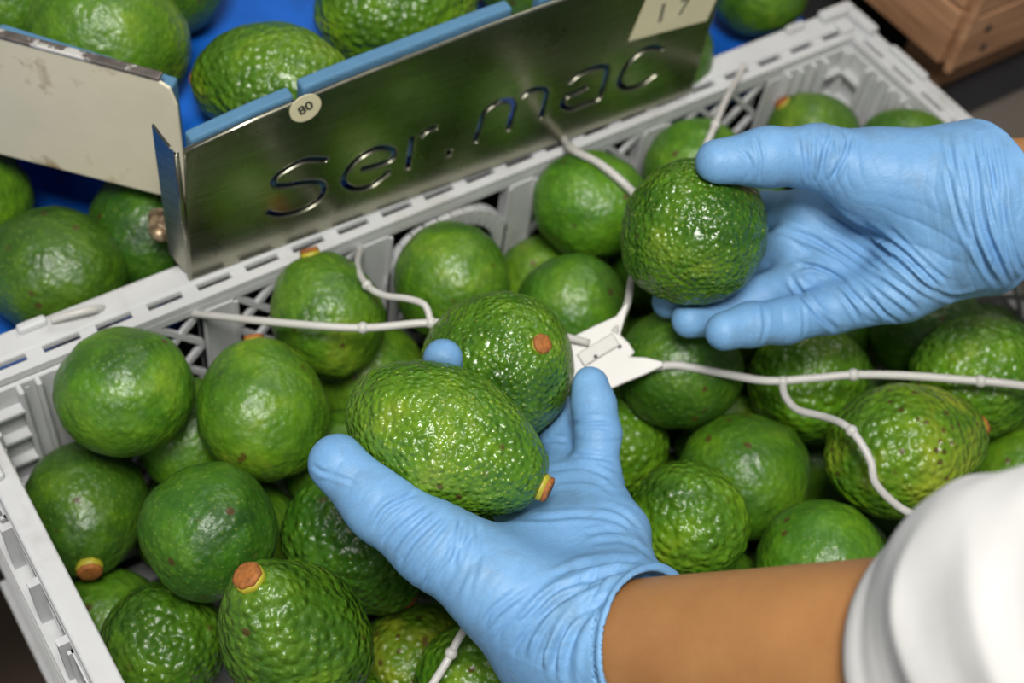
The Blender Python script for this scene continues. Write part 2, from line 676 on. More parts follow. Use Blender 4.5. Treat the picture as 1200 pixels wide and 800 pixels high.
def creases(V, N, lines, edge):
    """press sharp folds into the glove along polylines; the cloth stands up a little on both sides"""
    view = np.array(CAM_O) - V
    view /= np.linalg.norm(view, axis=1)[:, None]
    front = np.clip((N * view).sum(1) * 4, 0, 1)
    c = np.array(CAM_R.transposed()) @ (V - np.array(CAM_O)).T
    dep = -c[2]
    uv = np.stack([600 + F_PX * c[0] / dep, 400 - F_PX * c[1] / dep], 1)
    keep = np.clip((-edge - .003) / .004, 0, 1)
    h = np.zeros(len(V))
    for k, (amp, w, pts) in enumerate(lines):
        q = np.array([tuple(p)[:2] for p in spline([(*p, 0) for p in pts], 6)])
        q = q + np.array([math.sin(k * 2.1), math.cos(k * 1.3)]) * .8
        best = np.full(len(V), 1e9); side = np.zeros(len(V)); tt = np.zeros(len(V))
        box = (uv[:, 0] > q[:, 0].min() - 14) & (uv[:, 0] < q[:, 0].max() + 14) & (uv[:, 1] > q[:, 1].min() - 14) & (uv[:, 1] < q[:, 1].max() + 14)
        ii = np.where(box)[0]
        U = uv[ii]; b = np.full(len(ii), 1e9); tpar = np.zeros(len(ii)); n = len(q) - 1
        for j in range(n):
            d = q[j + 1] - q[j]
            t = np.clip(((U - q[j]) @ d) / (d @ d), 0, 1)
            e = np.linalg.norm(U - q[j] - t[:, None] * d, axis=1)
            m = e < b
            b[m] = e[m]; tpar[m] = (j + t[m]) / n
        x = b * dep[ii] / F_PX / w
        fade = np.clip(np.minimum(tpar, 1 - tpar) * 5 + .1, 0, 1)
        h[ii] += amp * fade * (-np.exp(-x * x) + .75 * np.exp(-((x - 1.9) / .95) ** 2))
    return V + N * (h * front * keep)[:, None]


def bundle(a, b, n, amp, w, seed):
    """n folds between guide folds a and b, unequal in depth and length"""
    r = random.Random(seed)
    out = []
    for i in range(n):
        t = (i + r.uniform(-.3, .3)) / max(1, n - 1)
        p = [(x0 + (x1 - x0) * t + r.uniform(-1.5, 1.5), y0 + (y1 - y0) * t + r.uniform(-1.5, 1.5)) for (x0, y0), (x1, y1) in zip(a, b)]
        if r.random() < .4 and len(p) > 3: p = p[r.randint(0, 1):len(p) - r.randint(0, 1)]
        out.append((amp * r.uniform(.5, 1.15), w * r.uniform(.8, 1.3), p))
    return out


def loft(name, path, radii, mat, parent, seg=40, flat=None, close=True):
    bm = bmesh.new()
    pts = spline(path, 8)
    n = len(pts)
    rr = [np.interp(i / (n - 1) * (len(radii) - 1), range(len(radii)), radii) for i in range(n)]
    add_tube(bm, pts, rr, seg, cap=close)
    if flat:
        o, d, n, k = Vector(path[0]), (Vector(path[-1]) - Vector(path[0])).normalized(), Vector(flat[0]), flat[1]
        for v in bm.verts:
            v.co -= n * (v.co - o).dot(n) * (1 - k)
    return from_bm(name, bm, mat, parent, smooth=True)


person = empty('person', P(900, 500, .7) + Vector((.25, -.25, -.1)),
               label='person in white coat and blue gloves lifting avocados with both hands over the crate', cat='person')

# --- nearer hand: palm up, wrist at lower right, thumb to the left, two fruit on it
L_ax = np.array(CD(.70, .13, .70))
L_c = np.array(P(768, 762, .56))
L_thumb = [J(396, 543, .600, 13.2), J(448, 592, .596, 14.6), J(508, 637, .591, 16.8), J(588, 692, .584, 20.5), J(655, 742, .580, 20)]
L_meta = [
    [J(645, 712, .588, 15), J(607, 588, .664, 12)],
    [J(672, 712, .588, 15), J(640, 573, .668, 12)],
    [J(705, 704, .588, 15), J(670, 562, .664, 11.5)],
    [J(735, 696, .588, 15), J(722, 625, .622, 14.5), J(697, 563, .652, 11)],
]
L_fing = [
    [J(607, 588, .664, 11.5), J(540, 500, .676, 10), J(519, 450, .662, 9.6), J(519, 420, .643, 9.4)],
    [J(640, 573, .668, 11.5), J(598, 500, .725, 10.5), J(572, 430, .742, 9.5), J(560, 390, .735, 9)],
    [J(670, 562, .664, 11), J(652, 500, .692, 10), J(640, 440, .722, 9.5), J(622, 392, .73, 9)],
    [J(697, 563, .652, 11.2), J(701, 508, .658, 10.8), J(696, 475, .664, 10.4), J(691, 452, .668, 9.6)],
]
L_wrist = [(L_c - L_ax * .055, .0285), (L_c - L_ax * .02, .0310), (L_c + L_ax * .02, .0345)]
L_arm = [(L_c - L_ax * .05, .026), (L_c, .0298), (L_c + L_ax * .05, .0325)]


def left_glove(p):
    d = chain(p, L_meta[0])
    for m in L_meta[1:]: d = smin(d, chain(p, m), .012)
    d = smin(d, capsule(p, *[q for q in (L_meta[0][1][0], L_meta[3][2][0])], .0105, .0095), .010)
    d = smin(d, chain(p, L_thumb, .010), .016)
    d = smin(d, capsule(p, J(570, 655, .602, 0)[0], J(650, 640, .618, 0)[0], .012, .012), .02)
    d = smin(d, chain(p, L_wrist), .022)
    f = None
    for c in L_fing:
        q = chain(p, c, .004)
        f = q if f is None else smin(f, q, .0015)
    d = smin(d, f, .005)
    for k in ('front', 'back'):
        d = smax(d, -avo_sdf(p, grow=.0008, **HELD[k]), .004)
    s = (p - L_c) @ L_ax
    d = d - .0011 * np.exp(-((s + .0016) / .0016) ** 2)
    d = smax(d, s, .002)
    hollow = np.maximum(chain(p, L_arm) - .0008, -s - .012)
    return np.maximum(d, -hollow)


def bounds(groups, pad):
    a = np.array([q[0] for g in groups for q in g])
    return a.min(0) - pad, a.max(0) + pad


lo, hi = bounds([L_thumb, L_wrist] + L_meta + L_fing, .038)
V, Q = surface(left_glove, lo, hi, .00080)
V = relax(V, Q, 2, .5)
N = vnormals(V, Q)
V = folds(V, N, [
    (P(680, 715, .56), .030, CD(.55, -.80, .1), .0062, .0005, 1.3, 1),
    (P(720, 770, .545), .032, L_ax, .0060, .0003, .9, 2),
    (P(470, 610, .585), .016, CD(-.76, .55, 0), .0085, .0007, .8, 3),
    (P(525, 650, .58), .020, CD(-.80, .50, 0), .0075, .0008, 1.0, 4),
    (P(585, 705, .57), .020, CD(-.85, .45, 0), .0060, .0006, 1.2, 8),
    (P(400, 560, .59), .012, CD(-.6, .8, 0), .0090, .0005, .8, 5),
    (P(690, 600, .64), .028, CD(.25, .95, 0), .0085, .0006, 1.1, 6),
    (P(700, 500, .65), .014, CD(0, 1, 0), .0095, .0005, .6, 7),
    (P(735, 640, .60), .020, CD(.5, .8, 0), .0055, .0006, 1.0, 9),
])
LF = [
    (.0009, .0011, [(437, 618), (450, 596), (470, 584), (490, 576)]),
    (.0007, .0011, [(445, 636), (466, 612), (498, 590)]), (.0008, .0012, [(468, 664), (486, 634), (520, 603)]),
    (.0006, .0011, [(456, 650), (478, 622), (508, 596)]), (.0007, .0012, [(530, 664), (536, 630), (540, 608)]),
    (.0004, .0010, [(372, 552), (392, 556), (420, 566)]), (.0004, .0010, [(366, 545), (380, 552), (392, 549)]),
    (.0005, .0010, [(494, 690), (512, 660), (536, 626)]), (.0004, .0012, [(560, 612), (562, 650), (548, 700)]),
    (.0010, .0013, [(668, 664), (707, 657), (756, 658)]), (.0008, .0012, [(604, 704), (646, 676), (676, 664), (720, 661)]),
    (.0006, .0012, [(597, 606), (640, 607), (684, 604), (725, 611), (758, 638)]),
    (.0007, .0012, [(640, 552), (684, 548), (718, 562)]), (.0005, .0012, [(650, 564), (690, 563), (718, 578)]),
    (.0007, .0011, [(670, 496), (690, 492), (712, 490)]), (.0008, .0011, [(672, 533), (695, 534), (719, 538)]),
    (.0005, .0010, [(672, 504), (694, 500), (713, 502)]), (.0006, .0011, [(640, 516), (666, 518)]),
    (.0004, .0012, [(684, 626), (729, 624), (768, 656)]), (.0004, .0012, [(700, 590), (735, 605), (764, 648)]),
    (.0005, .0012, [(690, 636), (735, 634), (772, 660)]),
]
LF += bundle([(590, 752), (614, 722), (650, 694), (700, 676), (752, 664)], [(668, 800), (668, 766), (684, 730), (722, 700), (770, 676)], 11, .0017, .0014, 5)
LF += bundle([(560, 735), (580, 712), (612, 690), (650, 668)], [(600, 765), (622, 735), (655, 706), (700, 682)], 5, .0006, .0011, 6)
LF += bundle([(478, 668), (500, 640), (528, 612)], [(530, 700), (548, 668), (560, 630)], 4, .0004, .0011, 7)
V = creases(V, vnormals(V, Q), LF, (V - L_c) @ L_ax)
link('glove', np_mesh('glove', V, Q), M['glove'], person)

loft('arm', [Vector(L_c + L_ax * s) + Vector((0, 0, -.012)) * max(0, s - .12) * 4 for s in (-.04, 0, .05, .10, .15, .20, .25)],
     [.0265, .0298, .0325, .0355, .039, .042, .042], M['skin'], person, 48)


def sleeve(path, radii, seed, fold=.006):
    n1, n2 = 64, 72
    pts = spline(path, n2 // (len(path) - 1))
    n2 = len(pts)
    rr = np.interp(np.linspace(0, 1, n2), np.linspace(0, 1, len(radii)), radii)
    d0 = (Vector(path[-1]) - Vector(path[0])).normalized()
    u = d0.cross(Vector((0, 0, 1))).normalized(); w = d0.cross(u)
    V = []
    for i in range(n2):
        for k in range(n1):
            t = 2 * PI * k / n1
            V.append(pts[i] + (u * math.cos(t) + w * math.sin(t)) * rr[i])
    V = np.array([tuple(v) for v in V])
    Q = np.array([(i * n1 + k, i * n1 + (k + 1) % n1, (i + 1) * n1 + (k + 1) % n1, (i + 1) * n1 + k) for i in range(n2 - 1) for k in range(n1)])
    N = vnormals(V, Q)
    s = (V - np.array(path[0])) @ np.array(d0)
    ramp_ = np.clip(s / .03, 0, 1)
    h = vnoise(V * 22, seed) + .5 * vnoise(V * 48 + 3, seed + 1)
    rid = 1 - 2 * np.abs(vnoise(V * np.array([16, 16, 30]), seed + 2))
    V = V + N * ((h * fold * .55 + rid * fold * .6) * ramp_)[:, None]
    # the hem: a doubled edge a little proud of the cloth
    hem = np.exp(-((s - .012) / .0045) ** 2) * -.0008
    V = V + N * hem[:, None]
    o = link('sleeve', np_mesh('sleeve', V, Q), M['coat'], person)
    m = o.modifiers.new('cloth', 'SOLIDIFY'); m.thickness = .0022; m.offset = -1
    m = o.modifiers.new('round', 'SUBSURF'); m.levels = 1; m.render_levels = 1
    return o


S0 = Vector(L_c + L_ax * .128)
sleeve([S0 + CD(.0, -.06, 0) * .004, P(1165, 758, .45), P(1250, 748, .42), P(1390, 745, .385), P(1650, 735, .34)],
       [.045, .051, .053, .054, .055], 11, .0052)

# --- farther hand: palm towards the viewer, fingers to the left under the fruit, thumb on top
R_ax = np.array(CD(.92, .04, -.36))
R_pl = np.array(CD(.90, .20, -.36))
R_c = np.array(P(1160, 243, .668))
R_thumb = [J(842, 190, .667, 11.4), J(900, 184, .668, 12.8), J(958, 184, .672, 14.2), J(1030, 207, .674, 22.5), J(1105, 212, .672, 24.5)]
R_meta = [
    [J(1115, 215, .690, 16), J(948, 248, .716, 13)],
    [J(1120, 240, .690, 16), J(932, 288, .718, 12.5)],
    [J(1120, 270, .690, 16), J(942, 326, .714, 12.5)],
    [J(1115, 298, .684, 18), J(1055, 335, .688, 17.5), J(975, 362, .700, 12.4)],
]
R_fing = [
    [J(948, 248, .716, 12), J(895, 248, .742, 10.8), J(840, 268, .765, 9.8), J(800, 288, .762, 9.2)],
    [J(932, 288, .718, 12), J(884, 304, .742, 10.8), J(825, 336, .748, 9.6), J(783, 354, .727, 8.7)],
    [J(942, 326, .714, 12), J(890, 350, .722, 11.2), J(838, 371, .716, 10.2), J(808, 375, .706, 9.4)],
    [J(975, 362, .700, 11.8), J(920, 376, .690, 11.3), J(880, 380, .684, 10.9), J(849, 388, .678, 9.8)],
]
R_wrist = [(np.array(P(1120, 212, .672)), .0240), (np.array(P(1150, 210, .668)), .0250), (R_c + np.array(CD(0, 1, 0)) * .012, .0275), (R_c + np.array(CD(0, 1, 0)) * .012 + R_ax * .03, .029)]
R_wrist2 = [(np.array(P(1100, 292, .678)), .0225), (np.array(P(1150, 284, .672)), .0235), (R_c - np.array(CD(0, 1, 0)) * .012, .0265), (R_c - np.array(CD(0, 1, 0)) * .012 + R_ax * .03, .028)]
R_up = np.array(CD(0, 1, 0))
R_arm = [[(R_c - R_ax * .05 + R_up * k, .0205), (R_c + R_up * k, .0225), (R_c + R_ax * .05 + R_up * k, .024)] for k in (-.0115, .0115)]


def right_glove(p):
    d = chain(p, R_meta[0])
    for m in R_meta[1:]: d = smin(d, chain(p, m), .008)
    d = smin(d, chain(p, R_thumb, .010), .008)
    d = smin(d, smin(chain(p, R_wrist), chain(p, R_wrist2), .03), .016)
    f = None
    for c in R_fing:
        q = chain(p, c, .004)
        f = q if f is None else smin(f, q, .0012)
    d = smin(d, f, .005)
    d = smax(d, -avo_sdf(p, grow=.0008, **HELD['right']), .003)
    s = (p - R_c) @ R_pl
    d = d - .0011 * np.exp(-((s + .0016) / .0016) ** 2)
    d = smax(d, s, .002)
    hollow = np.maximum(np.minimum(chain(p, R_arm[0]), chain(p, R_arm[1])) - .0010, -s - .012)
    return np.maximum(d, -hollow)


lo, hi = bounds([R_thumb, R_wrist, R_wrist2] + R_meta + R_fing, .038)
V, Q = surface(right_glove, lo, hi, .00080)
V = relax(V, Q, 2, .5)
N = vnormals(V, Q)
V = folds(V, N, [
    (P(1150, 230, .64), .034, CD(1, .10, 0), .0062, .0004, 1.2, 21),
    (P(1135, 310, .65), .026, CD(.9, .35, 0), .0060, .0004, 1.2, 22),
    (P(1000, 325, .68), .034, CD(.55, .83, 0), .0090, .0005, 1.1, 23),
    (P(940, 300, .70), .018, CD(.4, .9, 0), .0080, .0009, .9, 24),
    (P(975, 180, .66), .018, CD(.95, .3, 0), .0058, .0008, 1.0, 25),
    (P(880, 180, .66), .014, CD(.9, -.3, 0), .0080, .0004, .9, 26),
    (P(905, 378, .68), .016, CD(1, .1, 0), .0110, .0005, .5, 27),
    (P(1060, 300, .66), .030, CD(.45, .9, 0), .0070, .0006, 1.3, 28),
])
RF = [
    (.0007, .0011, [(940, 157), (944, 186), (947, 214)]), (.0007, .0011, [(973, 154), (964, 184), (958, 212)]),
    (.0008, .0011, [(998, 160), (988, 187), (974, 212)]), (.0005, .0010, [(955, 156), (953, 186), (952, 212)]),
    (.0012, .0015, [(912, 266), (956, 281), (997, 306), (1035, 334), (1076, 364)]),
    (.0011, .0014, [(926, 316), (956, 311), (986, 330), (1024, 366)]), (.0011, .0014, [(926, 324), (950, 358), (982, 388)]),
    (.0009, .0013, [(964, 247), (1012, 274), (1057, 315), (1110, 349), (1160, 342)]),
    (.0006, .0012, [(1042, 266), (1080, 304), (1112, 332)]), (.0007, .0012, [(990, 318), (1020, 346), (1046, 380)]),
    (.0006, .0011, [(1000, 298), (1040, 322), (1090, 352)]), (.0007, .0012, [(960, 318), (988, 344), (1010, 378)]),
    (.0006, .0012, [(893, 352), (897, 380), (893, 402)]), (.0004, .0010, [(938, 352), (942, 376), (940, 398)]),
    (.0005, .0010, [(885, 158), (892, 184), (890, 212)]), (.0004, .0010, [(862, 170), (880, 190), (872, 214)]),
    (.0005, .0012, [(1010, 262), (1056, 294), (1098, 338)]),
]
RF += bundle([(1104, 160), (1112, 196), (1122, 244), (1138, 292), (1160, 332)], [(1162, 156), (1172, 206), (1178, 252), (1188, 300), (1204, 332)], 11, .0015, .0014, 15)
RF += bundle([(970, 232), (1012, 262), (1060, 300), (1100, 340)], [(930, 300), (985, 322), (1030, 356), (1060, 380)], 6, .0008, .0012, 16)
V = creases(V, vnormals(V, Q), RF, (V - R_c) @ R_pl)
link('glove', np_mesh('glove', V, Q), M['glove'], person)
loft('arm', [Vector(R_c + R_ax * s) for s in (-.010, 0, .05, .10, .15, .20)], [.0325, .0335, .035, .037, .040, .042], M['skin'], person, 48, (np.cross(R_ax, R_up) / np.linalg.norm(np.cross(R_ax, R_up)), .68))
sleeve([Vector(R_c + R_ax * s) for s in (.10, .15, .20, .26, .34)], [.047, .053, .057, .06, .062], 17, .007)

FR = 'avocados held in the gloved hands'
avocado(label='glossy avocado with stem at lower right, held between thumb and palm of nearer glove',
        group=FR, mat='skin_fine', seed=3, stem=1.2, sink=.0024, nu=220, nv=150, bump=.00045, bfreq=330, **HELD['front'])
avocado(label='avocado with its brown stem facing up, behind the other fruit on the nearer glove',
        group=FR, mat='skin_fine', seed=8, stem=1.0, nu=180, nv=120, bump=.00045, bfreq=300, **HELD['back'])
avocado(label='round dark green avocado with no stem in view, held by the farther glove',
        group=FR, mat='skin_fine', seed=13, nu=180, nv=120, bump=.0006, bfreq=260, tint=(.72, .80, .8), stem=.9, **HELD['right'])
# ------------------------------------------------------------------ the setting
def plane(name, pts, mat, th=.02):
    bm = bmesh.new()
    add_prism(bm, pts, (0, 0, -th))
    return from_bm(name, bm, mat)


tag(plane('floor', [(-2.5, -2, 0), (3.5, -2, 0), (3.5, 3.5, 0), (-2.5, 3.5, 0)], M['floor']), kind='structure')

CR_X0, CR_X1, CR_Y0, CR_Y1, CR_H = .034, .674, .070, .474, .200
# bench the crate stands on
bn = empty('bench', (.36, .27, 0), label='low steel bench under the white crate', cat='bench')
bm = bmesh.new(); box2(bm, (.028, .0, ZR - CR_H - .03), (.70, .478, ZR - CR_H - .001))
from_bm('bench_top', bm, M['frame'], bn, bevel=.003)
for x in (.06, .66):
    for y in (.03, .45):
        bm = bmesh.new(); box2(bm, (x - .02, y - .02, 0), (x + .02, y + .02, ZR - CR_H - .03))
        from_bm('leg', bm, M['frame'], bn, bevel=.002)

# ------------------------------------------------------------------ the crate
crate = empty('plastic_crate', ((CR_X0 + CR_X1) / 2, (CR_Y0 + CR_Y1) / 2, ZR - CR_H),
              label='white slotted plastic crate full of avocados on the bench', cat='crate')
RIM_IN = (.0465, .6625, .0875, .4565)          # inner edges of the flat rim


def ring(bm, o, i, z0, z1):
    """solid frame between rectangles o and i = (x0, x1, y0, y1)"""
    def rect(r, z): return [bm.verts.new((x, y, z)) for x, y in ((r[0], r[2]), (r[1], r[2]), (r[1], r[3]), (r[0], r[3]))]
    ot, it, ob, ib = rect(o, z1), rect(i, z1), rect(o, z0), rect(i, z0)
    for k in range(4):
        n = (k + 1) % 4
        bm.faces.new((ot[k], ot[n], it[n], it[k])); bm.faces.new((ob[k], ib[k], ib[n], ob[n]))
        bm.faces.new((ot[k], ob[k], ob[n], ot[n])); bm.faces.new((it[k], it[n], ib[n], ib[k]))


OUT = (CR_X0, CR_X1, CR_Y0, CR_Y1)
bm = bmesh.new(); ring(bm, OUT, RIM_IN, ZR - .006, ZR)
from_bm('rim', bm, M['crate'], crate, bevel=.0018, seg=3)
# slotted ledge along the inside of the rim
bm = bmesh.new()
for y0, y1, ya, yb in ((.4462, .4520, .4520, .4570), (.0925, .0982, .0870, .0925)):
    box2(bm, (.047, y0, ZR - .0060), (.6635, y1, ZR - .0012))
    for k in range(22):
        x = .052 + k * .0289
        box2(bm, (x - .0045, min(ya, yb), ZR - .0058), (x + .0045, max(ya, yb), ZR - .0014))
box2(bm, (.6545, .097, ZR - .0060), (.6585, .447, ZR - .0012))
box2(bm, (.655, .097, ZR - .0120), (.668, .447, ZR - .0105))
box2(bm, (.047, .4480, ZR - .0120), (.6635, .4600, ZR - .0105))
box2(bm, (.047, .0860, ZR - .0120), (.6635, .0960, ZR - .0105))
for k in range(13):
    y = .098 + k * .0289
    box2(bm, (.6585, y - .0048, ZR - .0058), (.6630, y + .0048, ZR - .0014))
from_bm('slotted_ledge', bm, M['crate'], crate)
bm = bmesh.new(); ring(bm, OUT, (CR_X0 + .003, CR_X1 - .003, CR_Y0 + .003, CR_Y1 - .003), ZR - .020, ZR - .0062)
from_bm('rim_skirt', bm, M['crate'], crate, bevel=.0008)


def wall(name, org, du, length, inward, pil, arch=None, outer_ribs=False):
    """one latticed side: org = lower start corner of its inner face, du along it, inward = unit vector into the crate"""
    org, du, inw, up = Vector(org), Vector(du), Vector(inward), Vector((0, 0, 1))
    bm = bmesh.new()
    H = CR_H - .0065
    at = lambda s, h, o=0: org + du * s + up * h + inw * o
    bar = lambda a, b, w, t=.003, o=0: add_bar(bm, at(*a, o), at(*b, o), inw, w, t)
    L = length
    bar((0, H - .0025), (L, H - .0025), .005, .0035)
    bar((0, .006), (L, .006), .012, .004)
    h0, h1 = .012, H - .005
    for s in pil:
        bar((s, h0), (s, h1), .021, .0055)
        bar((s - .0095, h0), (s - .0095, h1), .002, .009); bar((s + .0095, h0), (s + .0095, h1), .002, .009)
    ed = [0] + list(pil) + [L]
    def hidden(s, h):
        return arch and (abs(s - arch) < .036 and h > h1 - .05)
    for a, b in zip(ed[:-1], ed[1:]):
        a += .010; b -= .010
        if b - a < .02: continue
        m = max(1, int(round((b - a) / .025)))
        c = (b - a) / m
        rows = max(1, int(round((h1 - h0) / .031)))
        rh = (h1 - h0) / rows
        for i in range(m):
            for j in range(rows):
                s0, s1, y0, y1 = a + i * c, a + (i + 1) * c, h0 + j * rh, h0 + (j + 1) * rh
                if hidden((s0 + s1) / 2, (y0 + y1) / 2): continue
                bar((s0, y0), (s1, y1), .0034, .0030, .0); bar((s0, y1), (s1, y0), .0034, .0026, .0004)
    if arch:
        pts = [at(arch + .040 * math.cos(t), h1 - .048 + .040 * math.sin(t), .001) for t in np.linspace(0, PI, 17)]
        pts = [at(arch + .040, h1 - .085, .001)] + pts + [at(arch - .040, h1 - .085, .001)]
        for p, q in zip(pts[:-1], pts[1:]): add_bar(bm, p, q, inw, .011, .007)
        bar((arch - .045, h1 - .088), (arch + .045, h1 - .088), .010, .006)
    if outer_ribs:
        for h in (H - .040, H - .075, H - .110, H - .145):
            bar((0, h), (L, h), .004, .010, -.004)
        k = 0
        while k * .034 < L:
            bar((k * .034, .01), (k * .034, H), .004, .008, -.003); k += 1
        bar((0, .005), (L, .005), .010, .013, -.0055)
    return from_bm(name, bm, M['crate'], crate)


zb = ZR - CR_H
IX0, IX1, IY0, IY1 = .0385, .6560, .0965, .4478
wall('back_wall', (IX0, IY1, zb), (1, 0, 0), IX1 - IX0, (0, -1, 0), [.0415, .1415, .2405, .3435, .4465, .5515], arch=.292)
wall('front_wall', (IX0, IY0, zb), (1, 0, 0), IX1 - IX0, (0, 1, 0), [.0415, .1415, .2405, .3435, .4465, .5515])
wall('left_wall', (IX0 - .003, IY0, zb), (0, 1, 0), IY1 - IY0, (1, 0, 0), [.09, .19, .29], outer_ribs=True)
wall('right_wall', (IX1, IY0, zb), (0, 1, 0), IY1 - IY0, (-1, 0, 0), [.09, .19, .29], outer_ribs=True)
bm = bmesh.new()
for k in range(16):
    y = IY0 + .012 + k * (IY1 - IY0 - .024) / 15
    box2(bm, (IX0, y - .007, zb + .001), (IX1, y + .007, zb + .004))
for k in range(9):
    x = IX0 + .012 + k * (IX1 - IX0 - .024) / 8
    box2(bm, (x - .006, IY0, zb + .001), (x + .006, IY1, zb + .0045))
from_bm('base_grid', bm, M['crate'], crate)
# corner posts: two solid panels with ribs, stepped pockets and stacking lugs on the rim
for sx, cx in ((1, IX0), (-1, IX1)):
    for sy, cy in ((1, IY0), (-1, IY1)):
        bm = bmesh.new()
        W, T = .062, .004
        top = ZR - .0065
        box2(bm, (cx, cy, zb), (cx + sx * W, cy + sy * T, top))
        box2(bm, (cx, cy + sy * T, zb), (cx + sx * T, cy + sy * W, top))
        for q in (.038, .050, .061):
            box2(bm, (cx + sx * (q - .0015), cy + sy * T, zb), (cx + sx * (q + .0015), cy + sy * (T + .005), top))
            box2(bm, (cx + sx * T, cy + sy * (q - .0015), zb), (cx + sx * (T + .005), cy + sy * (q + .0015), top))
        for h in (.016, .038, .060, .082, .104, .126):
            box2(bm, (cx + sx * T, cy + sy * .006, top - h - .0018), (cx + sx * .0105, cy + sy * .028, top - h + .0018))
            box2(bm, (cx + sx * .006, cy + sy * T, top - h - .0018), (cx + sx * .028, cy + sy * .0105, top - h + .0018))
        for q in (.0065, .028):
            box2(bm, (cx + sx * T, cy + sy * (q - .0015), zb), (cx + sx * .0105, cy + sy * (q + .0015), top))
            box2(bm, (cx + sx * (q - .0015), cy + sy * T, zb), (cx + sx * (q + .0015), cy + sy * .0105, top))
        from_bm('corner_post', bm, M['crate'], crate, bevel=.0008, seg=1)
        bm = bmesh.new()
        ex, ey = (CR_X0 if sx > 0 else CR_X1), (CR_Y0 if sy > 0 else CR_Y1)
        box2(bm, (ex + sx * .001, ey + sy * .001, ZR - .004), (ex + sx * .030, ey + sy * .010, ZR + .006))
        box2(bm, (ex + sx * .001, ey + sy * .010, ZR - .004), (ex + sx * .010, ey + sy * .034, ZR + .006))
        box2(bm, (ex + sx * .044, ey + sy * .001, ZR - .004), (ex + sx * .060, ey + sy * .007, ZR + .004))
        box2(bm, (ex + sx * .001, ey + sy * .050, ZR - .004), (ex + sx * .007, ey + sy * .085, ZR + .004))
        box2(bm, (ex + sx * .012, ey + sy * .012, ZR - .004), (ex + sx * .024, ey + sy * .024, ZR + .003))
        from_bm('stacking_lug', bm, M['crate'], crate, bevel=.002, seg=2)

